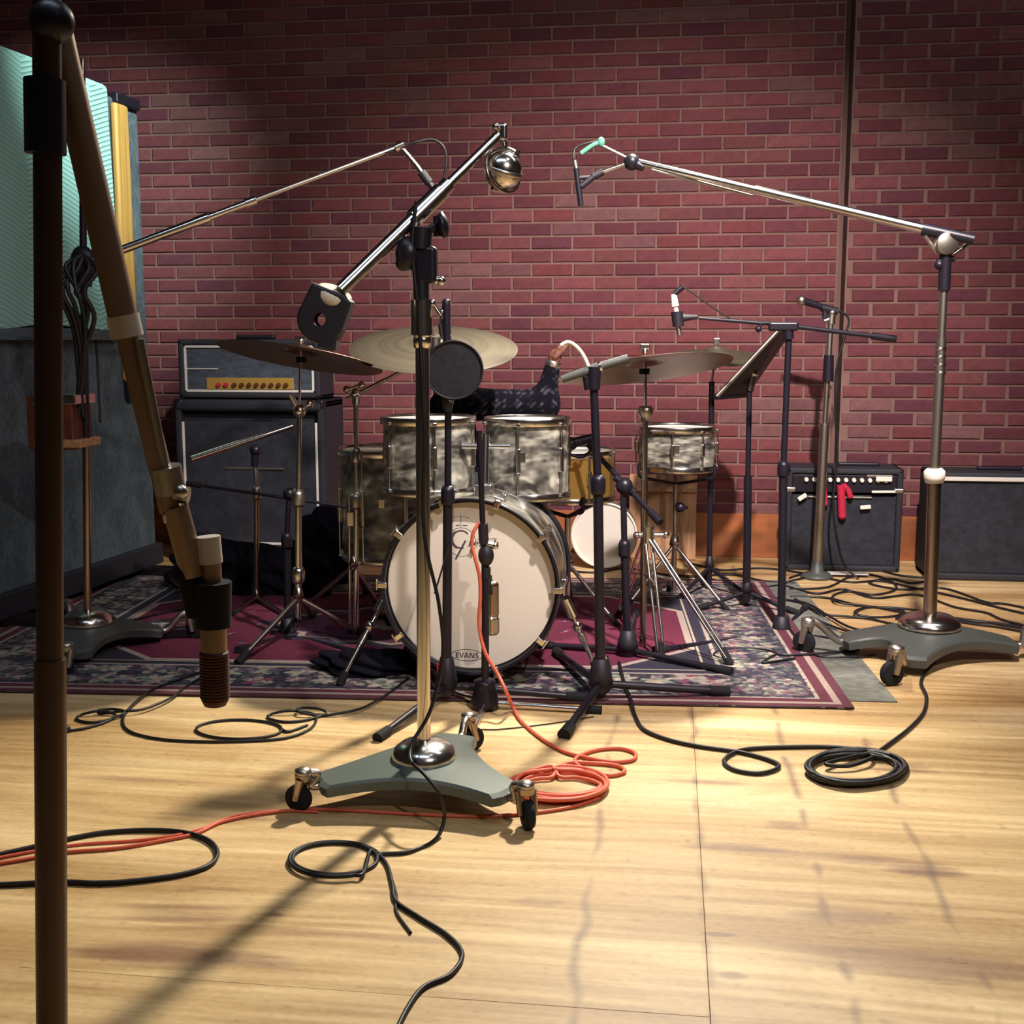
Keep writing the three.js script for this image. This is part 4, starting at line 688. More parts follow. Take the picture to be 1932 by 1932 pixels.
{ // music stand
  const D = 4.86, S = (x, y) => P(x, y, D), b = S(1408, 1145), t = thing('music_stand', 'black music stand with a steeply tilted desk beside the ride cymbal', 'music stand', V3(b.x, 0, b.z));
  pole(t, 'lower_tube', V3(b.x, .03, b.z), S(1411, 900), .0165, M.black); pole(t, 'upper_tube', S(1411, 900), S(1414, 735), .011, M.black);
  const c4 = [P(1352, 748, 4.72), P(1470, 622, 4.72), P(1488, 628, 5.0), P(1408, 744, 5.0)];
  const n = c4[1].clone().sub(c4[0]).cross(c4[3].clone().sub(c4[0])).normalize().multiplyScalar(.008), v = [...c4.map((p) => p.clone().add(n)), ...c4.map((p) => p.clone().sub(n))], idx = [0, 1, 2, 0, 2, 3, 5, 4, 7, 5, 7, 6, 0, 4, 5, 0, 5, 1, 1, 5, 6, 1, 6, 2, 2, 6, 7, 2, 7, 3, 3, 7, 4, 3, 4, 0];
  const g = new THREE.BufferGeometry(); g.setAttribute('position', new THREE.Float32BufferAttribute(idx.flatMap((i) => v[i].toArray()), 3)); g.computeVertexNormals();
  part('desk', g, M.black, t); part('desk_edge', rod(c4[0], c4[1], .009), M.steel, t);
  part('shelf', [rod(c4[0], c4[3], .014)], M.black, t); part('desk_bracket', [rod(S(1414, 738), S(1424, 700), .016), ball(S(1422, 704), .02)], M.chrome, t);
  tripod(t, V3(b.x, .07, b.z), [V3(b.x - .2, RT, b.z + .1), V3(b.x + .2, 0, b.z + .1), V3(b.x, 0, b.z - .23)], .009, M.black, { hubR: .018, hubH: .05 });
}
{ // vocal mic at the back right
  const D = 5.5, S = (x, y) => P(x, y, D), b = S(1541, 1085), t = thing('straight_mic_stand', 'grey straight mic stand before the combo amplifier', 'mic stand', V3(b.x, 0, b.z));
  part('base', turned([[0, 0], [.07, 0], [.075, .01], [.062, .022], [.03, .035], [.026, .08], [0, .08]], V3(b.x, 0, b.z), V3(b.x, 1, b.z), 36), M.darkGrey, t);
  pole(t, 'lower_tube', V3(b.x, .05, b.z), S(1556, 800), .022, M.steel); pole(t, 'upper_tube', S(1556, 800), S(1568, 600), .0125, M.steel);
  part('clutch', [rod(S(1562, 720), S(1564, 670), .026, .022)], M.black, t); part('swivel', [rod(S(1568, 612), S(1570, 590), .018), rod(S(1555, 606), S(1572, 600), .012), ball(S(1570, 590), .02)], M.steel, t);
  const q = thing('vocal_microphone', 'handheld vocal microphone lying in a clip on the grey straight stand', 'microphone', S(1545, 578));
  part('grille', ball(S(1512, 567), .024), M.steel, q); part('handle', rod(S(1520, 569), S(1566, 584), .017, .012), M.black, q); part('clip', [rod(S(1550, 580), S(1580, 588), .018), rod(S(1556, 584), S(1556, 600), .012)], M.blackPlastic, q);
  solo('microphone_cable', 'dark cable hanging beside the grey straight mic stand', 'cable', tube([S(1570, 585), S(1590, 590), S(1602, 605), S(1592, 640), S(1578, 700), S(1576, 780), S(1580, 860), S(1572, 960), S(1590, 1060), F(1620, 1092, .006)], .0055), M.cableBlack);
}
{ // two thin stands near the amplifier stack
  const D = 4.95, S = (x, y) => P(x, y, D), b = S(484, 1140), t = thing('short_boom_stand', 'short chrome boom stand in front of the big speaker cabinet', 'mic stand', V3(b.x, 0, b.z));
  const hub = S(484, 1128); pole(t, 'lower_tube', S(484, 1150), S(484, 930), .0115, M.nickel); pole(t, 'upper_tube', S(484, 930), S(481, 860), .0095, M.steel);
  part('boom', [rod(P(362, 866, 4.9), P(452, 836, 4.94), .0145), rod(P(452, 836, 4.94), P(500, 821, 4.96), .012), rod(P(500, 821, 4.96), P(552, 804, 5.0), .0105)], M.chrome, t);
  part('pivot', [ball(S(482, 850), .024), rod(S(481, 880), S(482, 845), .017)], M.black, t);
  clutch(t, S(484, 930), .0105, M.steel);
  tripod(t, hub, [F(436, 1165, 0), F(552, 1172, RT), F(540, 1098, 0)], .0095, M.nickel, { hubR: .014, hubH: .04 });
  part('foot_tube', rod(V3(b.x, .02, b.z), S(484, 1150), .011), M.nickel, t);
}
{
  const D = 4.42, S = (x, y) => P(x, y, D), hub = S(543, 1190), t = thing('floor_tom_mic_stand', 'slim black boom stand beside the crash cymbal stand', 'mic stand', V3(hub.x, 0, hub.z));
  pole(t, 'lower_tube', hub, S(541, 1020), .013, M.black); pole(t, 'upper_tube', S(541, 1020), S(546, 925), .0105, M.black);
  part('boom', [rod(P(352, 912, 4.45), P(762, 972, 4.38), .006), rod(P(352, 912, 4.45), P(380, 916, 4.45), .011)], M.black, t);
  part('pivot', [ball(S(546, 932), .024), ball(S(555, 925), .013)], M.black, t); clutch(t, S(541, 1020), .011, M.black);
  tripod(t, hub.clone().add(V3(0, -.02, 0)), [F(700, 1242, RT), F(452, 1232, RT), F(560, 1150, RT)], .0105, M.black, { hubR: .028, hubH: .07 });
  const q = thing('floor_tom_microphone', 'small black microphone at the end of the thin boom over the floor tom', 'microphone', P(770, 973, 4.38)); part('body', [rod(P(758, 971, 4.38), P(778, 976, 4.38), .014, .018)], M.black, q); part('grille', ball(P(780, 977, 4.38), .018), M.darkGrey, q);
}

// ---------------------------------------------------------------- amplifiers
function amp(name, label, { x0, x1, y0, y1, z, depth, grille, frame = .035, top = 0 }) {
  const t = thing(name, label, 'amplifier', V3((x0 + x1) / 2, y0, z - depth / 2)), w = x1 - x0, h = y1 - y0;
  const box = [];
  box.push(rbox(w, frame, depth, 0, h - frame / 2, 0, .012), rbox(w, frame, depth, 0, frame / 2, 0, .012), rbox(frame, h, depth, -w / 2 + frame / 2, h / 2, 0, .012), rbox(frame, h, depth, w / 2 - frame / 2, h / 2, 0, .012), bx(w - .02, h - .02, depth - .05, 0, h / 2, -.025));
  part('cabinet', box, M.tolex, t, { local: true });
  part('grille_cloth', rbox(w - frame * 2, h - frame * 2 - top, .012, 0, h / 2 - top / 2, depth / 2 - .018, .004, 1), grille, t, { local: true });
  return { t, w, h, f: depth / 2 };
}
function piping(t, w, h, frame, f, cy, sides = 'lrtb') {
  const a = w / 2 - frame - .006, b = h / 2 - frame - .006, r = .0055, s = [];
  if (sides.includes('l')) s.push(rbox(r * 2.2, b * 2, r * 2, -a, cy, f - .009, .003, 1)); if (sides.includes('r')) s.push(rbox(r * 2.2, b * 2, r * 2, a, cy, f - .009, .003, 1));
  if (sides.includes('t')) s.push(rbox(a * 2, r * 2.2, r * 2, 0, cy + b, f - .009, .003, 1)); if (sides.includes('b')) s.push(rbox(a * 2, r * 2.2, r * 2, 0, cy - b, f - .009, .003, 1));
  part('piping', s, M.piping, t, { local: true, label: 'white piping' });
}
{
  const z = -5.585;
  const c = amp('speaker_cabinet', 'large dark speaker cabinet with white piping carrying the amplifier head', { x0: -2.405, x1: -1.652, y0: .072, y1: .82, z, depth: .36, grille: M.grilleDark, frame: .034, top: .075 });
  part('top_rail', rbox(c.w, .06, .37, 0, c.h - .03, .002, .024, 4), M.tolex, c.t, { local: true }); piping(c.t, c.w, c.h - .07, .034, c.f, c.h / 2 - .035, 'lrb');
  for (const [x, zz] of [[-.3, .12], [.3, .12], [-.3, -.12], [.3, -.12]]) { const q = part('caster', rbox(.05, .02, .05, x, -.01, zz, .004), M.chrome, c.t, { local: true }); part('wheel', (() => { const g = new THREE.CylinderGeometry(.026, .026, .022, 18); g.rotateZ(Math.PI / 2); g.translate(x, -.046, zz); return g; })(), M.rubber, q, { local: true }); }
  for (const [x, y] of [[-1, 0], [1, 0], [-1, 1], [1, 1]]) part('corner_guard', rbox(.05, .05, .05, x * (c.w / 2 - .021), y ? c.h - .022 : .021, c.f - .02, .015, 3), M.black, c.t, { local: true });
  part('logo_bar', [rbox(.3, .012, .006, .02, c.h * .55, c.f - .008, .003, 1)], M.steel, c.t, { local: true });
  const h = amp('amplifier_head', 'amplifier head with a gold control strip on top of the speaker cabinet', { x0: -2.385, x1: -1.672, y0: .824, y1: 1.11, z: z - .02, depth: .25, grille: M.grille, frame: .03 });
  piping(h.t, h.w, h.h, .03, h.f, h.h / 2);
  part('inlay_line', rbox(.16, .005, .008, -h.w / 2 + .12, h.h * .5, h.f - .01, .002, 1), M.piping, h.t, { local: true });
  const p = part('control_panel', rbox(.44, .056, .01, .005, .072, h.f - .007, .003, 1), M.goldPanel, h.t, { local: true, label: 'gold control strip' });
  for (let k = 0; k < 10; k++) { const g = new THREE.CylinderGeometry(.010, .012, .014, 14); g.rotateX(Math.PI / 2); g.translate(-.145 + k * .037 - (k < 2 ? .006 : 0), .066, h.f + .004); part(k < 2 ? 'switch' : 'knob', g, k < 2 ? M.red : M.woodDark, p, { local: true }); }
  part('handle', rbox(.2, .02, .035, 0, h.h + .01, 0, .01, 3), M.black, h.t, { local: true });
  for (const x of [-.3, .3]) part('foot', rbox(.03, .006, .03, x, .0, .08, .002, 1), M.rubber, h.t, { local: true });
}
const ampL = (() => {
  const a = F(1480, 1078), b = F(1690, 1078), z = a.z * .5 + b.z * .5;
  const c = amp('combo_amplifier', 'black combo amplifier with a row of knobs and red cloths over its front', { x0: a.x, x1: a.x + .545, y0: 0, y1: .50, z, depth: .26, grille: M.grilleDark, frame: .03, top: .1 });
  const p = part('control_panel', rbox(c.w - .06, .085, .02, 0, c.h - .075, c.f - .016, .004, 1), M.black, c.t, { local: true });
  for (let k = 0; k < 11; k++) { const g = new THREE.CylinderGeometry(.009, .011, .016, 12); g.rotateX(Math.PI / 2); g.translate(-.18 + k * .037, c.h - .056, c.f + .002); part('knob', g, M.whiteMark, p, { local: true, label: 'pale knob' }); }
  part('trim_strip', [rbox(.12, .012, .006, .16, c.h - .035, c.f - .001, .002, 1), rbox(.3, .008, .005, -.02, c.h - .14, c.f - .005, .002, 1)], M.steel, c.t, { local: true });
  part('handle', rbox(.2, .02, .03, .08, c.h + .008, 0, .009, 3), M.black, c.t, { local: true });
  for (const x of [-1, 1]) part('corner_guard', rbox(.05, .025, .05, x * (c.w / 2 - .02), c.h - .105, c.f - .02, .008, 2), M.steel, c.t, { local: true });
  return { ...c, z };
})();
{ // red cloths and tags in front of it
  const z = ampL.z + .012, at = (px, py) => { const [x, y, d] = ray(px, py); const dir = W(x, y, d).sub(V3(0, 0, 0)); const t = z / dir.z; return V3(dir.x * t, EYE + dir.y * t, z); };
  const rag = (label, pts, w) => solo('red_cloth', label, 'cloth', (() => { const g = tube(pts, w, 16, false, 10); return [g, ball(pts.at(-1), w * 1.02)]; })(), M.red);
  rag('short red cloth hanging from the combo amplifier panel', [at(1553, 917), at(1555, 935), at(1556, 950)], .015);
  rag('long red cloth hanging from the combo amplifier panel', [at(1586, 915), at(1588, 945), at(1589, 973)], .019);
  rag('bunched red cloth at the top of the combo amplifier grille', [at(1590, 914), at(1600, 925), at(1604, 936)], .014);
  const tag = (label, px, py, w, h, r) => { const c = at(px, py), g = rbox(w, h, .01, 0, 0, 0, .004, 2); g.rotateZ(r); g.translate(c.x, c.y, c.z); solo('white_tag', label, 'tag', g, M.whiteMark); };
  tag('tilted white tag at the corner of the combo amplifier grille', 1514, 938, .045, .022, .6); tag('white tag low on the combo amplifier grille by the red cloths', 1633, 957, .05, .02, .1); tag('wide white tag at the end of the combo amplifier knob row', 1668, 904, .075, .024, 0); tag('thin white strip below the wide tag on the combo amplifier', 1667, 928, .11, .012, .02);
}
{
  const a = F(1748, 1094), c = amp('guitar_amplifier', 'plain black guitar amplifier with a pale top edge beside the combo amplifier', { x0: a.x, x1: a.x + .66, y0: 0, y1: .505, z: a.z, depth: .26, grille: M.grilleDark, frame: .035 });
  part('top_trim', rbox(c.w - .05, .02, .012, .02, c.h - .03, c.f - .002, .004, 1), M.piping, c.t, { local: true, label: 'pale top trim' });
  part('handle', rbox(.2, .02, .03, 0, c.h + .008, 0, .009, 3), M.black, c.t, { local: true });
}
{
  const c = P(1250, 970, 5.98), t = thing('plywood_board', 'bare tan plywood board leaning on the brick wall behind the side snare', 'board', V3(c.x, 0, c.z));
  const g = rbox(.34, .43, .018, 0, .215, 0, .003, 1); g.rotateX(-.1); g.translate(0, .002, 0); part('panel', g, M.boardTan, t, { local: true });
  const b = rbox(.34, .03, .03, 0, .36, .02, .003, 1); b.rotateX(-.1); part('cleat', b, M.boardTan, t, { local: true });
}
solo('glint_strip', 'white strip added as a painted tube reflection on the floor before the combo amplifier', 'glint', (() => { const g = bx(.18, .004, .055); g.rotateY(.02); const p = F(1600, 1088); g.translate(p.x, .016, p.z); return g; })(), M.glint);  // thin strip put in as the bright reflection of a light tube

// ---------------------------------------------------------------- gobo, blanket
{
  const a = W(-1.715, 0, 5.68), b = W(-1.985, 0, 4.45), L = Math.hypot(b.x - a.x, b.z - a.z), turn = Math.atan2(-(b.z - a.z), b.x - a.x), H = 2.17, T = .1;
  const t = thing('gobo', 'tall grey-blue sound absorbing gobo with a yellow corner post', 'acoustic panel', V3(a.x, 0, a.z), turn);
  // local x runs from the far edge towards the camera; the face seen is on local +z or -z
  const side = -1, zc = -side * T / 2;
  part('panel', rbox(L, H - .1, T, L / 2, (H - .1) / 2 + .1, zc, .02, 3), M.gobo, t, { local: true });
  part('bottom_rail', rbox(L + .02, .1, T + .06, L / 2, .09, zc, .01), M.tolex, t, { local: true });
  for (const x of [.12, L - .12]) part('skid', rbox(.09, .045, .42, x, .0225, zc, .01), M.black, t, { local: true });
  part('post', rbox(.11, 1.22, .035, .2, 1.53, side * .018, .016, 4), M.batten, t, { local: true, label: 'yellow wooden post' });
  part('post_bracket', rbox(.08, .09, .03, .2, .88, side * .016, .008), M.black, t, { local: true }); part('post_bracket', rbox(.2, .05, .05, .12, 2.165, side * .0, .01), M.black, t, { local: true });
  part('strap', [(() => { const g = rbox(.012, .5, .006, .45, 1.0, side * .004, .002, 1); return g; })()], M.tolex, t, { local: true });
  const q = thing('quilted_blanket', 'pale teal quilted moving blanket draped over the gobo', 'blanket', V3(a.x, 0, a.z), turn);
  const prof = [[.03, 1.16]]; const geo = (x0, x1, lo) => {
    const pos = [], uv = [], nx = 30, path = []; for (let k = 0; k <= 40; k++) path.push([side * .024, lo + (H + .01 - lo) * k / 40]); for (let k = 1; k <= 8; k++) { const an = k / 8 * Math.PI; path.push([zc + Math.cos(an) * (T / 2 + .024) * side, H + .01 + Math.sin(an) * .035]); } for (let k = 1; k <= 10; k++) path.push([zc - side * (T / 2 + .024), H + .01 - k * .05]);
    const V = (i, j) => { const u = i / nx, x = x0 + (x1 - x0) * u, [z, y] = path[j]; const wv = Math.sin(u * 17 + j * .12) * .006 + Math.sin(u * 7 + 1) * .006; return [x, y - (j < 2 ? Math.sin(u * 9) * .01 : 0), z + side * wv * (j < 41 ? 1 : .2)]; };
    const U = (i, j) => [(x0 + (x1 - x0) * i / nx) * 1.1, path[j][1] * 6.2];
    for (let i = 0; i < nx; i++) for (let j = 0; j < path.length - 1; j++) for (const [p, r] of [[i, j], [i + 1, j], [i + 1, j + 1], [i, j], [i + 1, j + 1], [i, j + 1]]) { pos.push(...V(p, r)); uv.push(...U(p, r)); }
    const g = new THREE.BufferGeometry(); g.setAttribute('position', new THREE.Float32BufferAttribute(pos, 3)); g.setAttribute('uv', new THREE.Float32BufferAttribute(uv, 2)); g.computeVertexNormals(); return g;
  };
  part('quilting', geo(.30, L + .02, 1.16), M.blanket, q, { local: true });
  part('hem', rbox(L - .3, .05, .012, (L + .32) / 2, 1.13, side * .026, .004, 1), M.gobo, q, { local: true });
}
// ---------------------------------------------------------------- soft things on the floor
function lump(label, name, c, sx, sy, sz, s, mat, cat) {
  const g = new THREE.SphereGeometry(1, 40, 26), p = g.attributes.position;
  for (let k = 0; k < p.count; k++) { const x = p.getX(k), y = p.getY(k), z = p.getZ(k), n = 1 + .22 * Math.sin(x * 4.1 + s) * Math.cos(z * 3.7 + s * 2) + .1 * Math.sin(y * 9 + x * 7 + s); p.setXYZ(k, x * sx * n, Math.max(y * sy * n, -sy * .55), z * sz * n); }
  g.computeVertexNormals(); g.computeBoundingBox(); g.translate(c.x, c.y - g.boundingBox.min.y, c.z); solo(name, label, cat, g, mat);
}
lump('black soft bag slumped against the speaker cabinet beside the floor tom', 'soft_bag', F(620, 1098), .12, .22, .12, 1, M.fabricBlack, 'bag');
lump('wide heap of black cloth on the floor before the speaker cabinet', 'black_cloth', F(440, 1112), .30, .15, .14, 3.3, M.fabricBlack, 'cloth');
lump('low black bag lying beside the short chrome boom stand', 'soft_bag', F(560, 1120), .17, .13, .12, 5.1, M.fabricBlack, 'bag');
lump('flat crumpled black cloth beneath the bass drum side', 'black_cloth', F(690, 1268, RT), .16, .05, .08, 2.2, M.fabricBlack, 'cloth');
{ // grey case lid edge at the left of the rug
  const c = F(320, 1200, RT), t = thing('metal_pedal', 'flat shiny metal pedal on the rug beside the stand before the gobo', 'pedal', V3(c.x, RT, c.z), .3);
  part('plate', rbox(.13, .02, .07, 0, .05, 0, .004), M.chrome, t, { local: true }); part('housing', rbox(.14, .04, .09, 0, .02, 0, .008), M.black, t, { local: true });
}

// ---------------------------------------------------------------- person behind the toms
function sdf(bones, lo, size, cell, k) {
  const res = Math.ceil(size / cell), mc = new MarchingCubes(res, M.skin, false, false, 160000); mc.isolation = 0;
  const n = mc.size, h = n / 2, p = V3(0, 0, 0), ab = V3(0, 0, 0), ap = V3(0, 0, 0);
  for (let z = 0; z < n; z++) for (let y = 0; y < n; y++) for (let x = 0; x < n; x++) {
    p.set(lo.x + (x / n) * size, lo.y + (y / n) * size, lo.z + (z / n) * size); let d = 9;
    for (const [a, b, ra, rb] of bones) { ab.subVectors(b, a); ap.subVectors(p, a); const t = clamp(ap.dot(ab) / Math.max(ab.lengthSq(), 1e-9)), e = ap.addScaledVector(ab, -t).length() - (ra + (rb - ra) * t); const m = Math.max(k - Math.abs(d - e), 0) / k; d = Math.min(d, e) - m * m * k * .25; }
    mc.field[x + y * n + z * n * n] = -d;
  }
  mc.update(); const g = new THREE.BufferGeometry(), pos = new Float32Array(mc.positionArray.slice(0, mc.count * 3)), nor = new Float32Array(mc.normalArray.slice(0, mc.count * 3));
  for (let i = 0; i < mc.count; i++) for (let a = 0; a < 3; a++) pos[i * 3 + a] = [lo.x, lo.y, lo.z][a] + (pos[i * 3 + a] * .5 + .5) * size;
  g.setAttribute('position', new THREE.BufferAttribute(pos, 3)); g.setAttribute('normal', new THREE.BufferAttribute(nor, 3)); return g;
}
{
  const D = 4.78, S = (x, y, d = D) => P(x, y, d);
  const pel = S(822, 915), chest = S(838, 815), neck = S(846, 748), head = S(846, 700), shN = S(872, 762, 4.68), shF = S(846, 765, 4.93), elN = S(1026, 764, 4.66), wr = S(1044, 684, 4.66);
  const hipN = pel.clone().addScaledVector(FWD, -.08), hipF = pel.clone().addScaledVector(FWD, .08), knN = W(pel.clone().dot(RIGHT) + .30, .50, 4.66), knF = W(pel.clone().dot(RIGHT) + .30, .50, 4.95), anN = knN.clone().setY(.09), anF = knF.clone().setY(.09);
  const t = thing('person', 'person in a dark speckled shirt behind the toms, one forearm raised', 'person', V3(pel.x, 0, pel.z));
  const tr = (v, x, y, d = 0) => v.clone().addScaledVector(RIGHT, x).add(V3(0, y, 0)).addScaledVector(FWD, d);
  const bodyBones = [[pel, chest, .105, .11], [chest, neck, .10, .045], [neck, head, .045, .05], [shN, shF, .05, .05], [shN, elN, .04, .034], [elN, wr, .032, .022], [shF, tr(shF, .06, -.22), .042, .036], [tr(shF, .06, -.22), tr(shF, .26, -.25, -.05), .034, .026], [hipN, knN, .078, .055], [knN, anN, .055, .036], [hipF, knF, .078, .055], [knF, anF, .055, .036], [anN, tr(anN, .13, -.055), .035, .028], [anF, tr(anF, .13, -.055), .035, .028]];
  const lo = tr(pel, -.3, -.62, 0).add(V3(-.05, 0, -.55)); lo.y = 0; const body = sdf(bodyBones, lo, 1.25, .0125, .05);
  const hc = tr(head, .012, .012), headBones = [[tr(hc, -.02, .03), tr(hc, .01, .035), .082, .075], [tr(hc, .01, -.03), tr(hc, .045, -.06), .055, .032], [tr(hc, .085, .005), tr(hc, .1, -.02), .012, .014], [tr(hc, .068, -.05), tr(hc, .078, -.052), .014, .01], [neck, tr(hc, -.02, -.02), .05, .055], [tr(hc, -.01, .0, -.078), tr(hc, -.005, -.02, -.08), .014, .01], [tr(hc, -.01, .0, .078), tr(hc, -.005, -.02, .08), .014, .01], [tr(hc, .07, .03, -.03), tr(hc, .07, .03, .03), .018, .018]];
  const headG = sdf(headBones, hc.clone().add(V3(-.17, -.17, -.17)), .34, .0055, .02);
  const up = S(1052, 655, 4.66).sub(wr).normalize(), palm = wr.clone().addScaledVector(up, .022), side = FWD.clone(), fr = RIGHT.clone(), hb = [[wr, palm, .022, .026], [palm, palm.clone().addScaledVector(up, .012), .024, .021]];
  for (let f = 0; f < 4; f++) { const b0 = palm.clone().addScaledVector(up, .016).addScaledVector(side, (f - 1.5) * .0165), l = [.019, .023, .021, .017][f], k1 = b0.clone().addScaledVector(up, l).addScaledVector(fr, .006), k2 = k1.clone().addScaledVector(up, l * .35).addScaledVector(fr, l * .6), k3 = k2.clone().addScaledVector(up, -l * .3).addScaledVector(fr, l * .45); hb.push([b0, k1, .0085, .008], [k1, k2, .008, .0075], [k2, k3, .0075, .007]); }
  const th0 = palm.clone().addScaledVector(side, -.024), th1 = th0.clone().addScaledVector(up, .025).addScaledVector(fr, .022), th2 = th1.clone().addScaledVector(up, .024).addScaledVector(fr, .012); hb.push([th0, th1, .011, .009], [th1, th2, .009, .008]);
  const handG = sdf(hb, palm.clone().add(V3(-.1, -.09, -.1)), .22, .0035, .006);
  part('body', [body, headG, handG], M.skin, t);
  part('hair', sdf([[tr(hc, -.035, .045), tr(hc, .02, .075), .08, .06], [tr(hc, -.06, .0), tr(hc, -.06, -.03), .06, .04]], hc.clone().add(V3(-.2, -.2, -.2)), .4, .008, .03), M.hair, t);
  for (const s of [-1, 1]) part('eye', ball(tr(hc, .082, .012, s * .03), .009), M.hair, t);
  const shirt = sdf([[pel, chest, .122, .126], [chest, tr(neck, 0, -.02), .112, .06], [shN, shF, .066, .066], [shN, elN, .062, .058], [elN, mix(elN, wr, .93), .046, .029], [shF, tr(shF, .06, -.22), .056, .05], [tr(shF, .06, -.22), tr(shF, .24, -.247, -.046), .048, .034]], lo, 1.25, .0105, .05);
  const sp = clean(shirt).attributes.position, col = new Float32Array(sp.count * 3);
  for (let i = 0; i < sp.count; i++) { const x = sp.getX(i) / .027, y = sp.getY(i) / .027, z = sp.getZ(i) / .027, q = Math.cos(x * 6.28) * Math.cos(y * 6.28) * .7 + .3 * Math.cos(z * 6.28), on = smooth(.25, .7, q) * hash2(Math.floor(x), Math.floor(y), 5); col.set([.005 + on * .08, .005 + on * .075, .009 + on * .085], i * 3); }
  const so = new THREE.Mesh(shirt, M.shirt); shirt.setAttribute('color', new THREE.BufferAttribute(col, 3)); shirt.translate(-pel.x, 0, -pel.z); so.name = 'shirt'; so.castShadow = so.receiveShadow = true; so.userData.label = 'dark speckled long-sleeved shirt'; t.add(so);
  part('trousers', sdf([[pel, tr(pel, 0, .03), .125, .12], [hipN, knN, .09, .067], [knN, tr(anN, 0, .02), .066, .055], [hipF, knF, .09, .067], [knF, tr(anF, 0, .02), .066, .055]], lo, 1.25, .0125, .04), M.jeans, t);
  part('shoes', [anN, anF].map((a) => { const g = rbox(.26, .075, .095, .05, 0, 0, .035, 4); g.rotateY(YAW); g.translate(a.x, .0385, a.z); return g; }), M.black, t);
  part('wristband', turned([[.024, -.011], [.031, -.011], [.032, .011], [.024, .011]], wr.clone().addScaledVector(up, -.006), wr.clone().add(up)), M.steel, t, { label: 'pale metal wristband' });
  // drum throne
  const s = thing('drum_throne', 'round black drum throne behind the kit', 'stool', V3(pel.x, 0, pel.z)), y = pel.y - .125;
  part('seat', turned([[0, -.09], [.15, -.09], [.17, -.07], [.17, -.02], [.15, 0], [0, .0]], V3(pel.x, y, pel.z), V3(pel.x, 9, pel.z), 40), M.fabricBlack, s); pole(s, 'post', V3(pel.x, .08, pel.z), V3(pel.x, y - .08, pel.z), .016, M.chrome);
  tripod(s, V3(pel.x, .22, pel.z), [0, 1, 2].map((k) => V3(pel.x + Math.cos(k * 2.094 + .4) * .24, 0, pel.z + Math.sin(k * 2.094 + .4) * .24)), .01, M.chrome, { hubR: .02, hubH: .04 });
}

// ---------------------------------------------------------------- cables
function cable(name, label, pts, r, mat, group) {
  const v = pts.map(([x, y, h]) => h === undefined ? F(x, y, r + (y < 1345 && x < 1620 && y > 1130 ? RT : .0005)) : (h > 10 ? P(x, y, h - 10) : F(x, y, h + r)));
  return solo(name, label, 'cable', tube(v, r, pts.length * 9), mat, group);
}
const loop = (cx, cy, rx, ry, a0, a1, n = 16, lift = 0) => Array.from({ length: n + 1 }, (_, k) => { const a = a0 + (a1 - a0) * k / n; return [cx + Math.cos(a) * rx, cy + Math.sin(a) * ry, .0005 + lift * k]; });
const PI = Math.PI;
cable('black_cable', 'black cable from the tall chrome stand forming a small coil on the plywood', [[785, 380, 12.78], [778, 470, 12.78], [790, 600, 12.78], [800, 800, 12.77], [800, 1000, 12.77], [828, 1140, 12.76], [835, 1240, 12.76], [812, 1340, 12.74], [779, 1400, 12.71], [775, 1435, 12.66], [800, 1460, 12.6], [830, 1500, 12.57], [838, 1545, .03], [820, 1585], [770, 1607], [718, 1612], ...loop(632, 1620, 80, 30, .2, -2 * PI - .3, 26), ...loop(632, 1621, 86, 33, -.4, -2 * PI + .9, 20, .0003), [700, 1605], [728, 1628], [740, 1668], [747, 1700], [790, 1730], [845, 1765], [872, 1800], [850, 1838], [800, 1862], [770, 1900], [740, 1960]], .0045, M.cableBlack);
cable('black_cable', 'thin black cable branching off beside the small coil on the plywood', [[724, 1620], [738, 1655], [748, 1690], [748, 1720], [775, 1760]], .003, M.cableBlack);
cable('thick_black_cable', 'thick black cable forming a wide open loop beside the dark bronze stand', [[-60, 1625], [60, 1598], [130, 1582], [200, 1570], [280, 1566], [345, 1570], [392, 1585], [410, 1608], [395, 1632], [340, 1650], [250, 1662], [180, 1666], [110, 1664], [-60, 1672]], .0055, M.cableBlack);
cable('orange_cable', 'orange cable on the floor passing under the wide black loop', [[-70, 1640], [40, 1622], [120, 1608], [220, 1600], [310, 1585], [370, 1572], [420, 1550], [500, 1534], [590, 1527], [680, 1530], [780, 1536], [900, 1540], [1000, 1534], [1080, 1522], [1130, 1506]], .0042, M.cableOrange);
cable('orange_cable', 'second orange cable strand lying close beside the first', [[-70, 1632], [30, 1612], [140, 1594], [250, 1586], [330, 1576], [385, 1562], [440, 1540], [520, 1530], [600, 1532]], .0035, M.cableOrange);
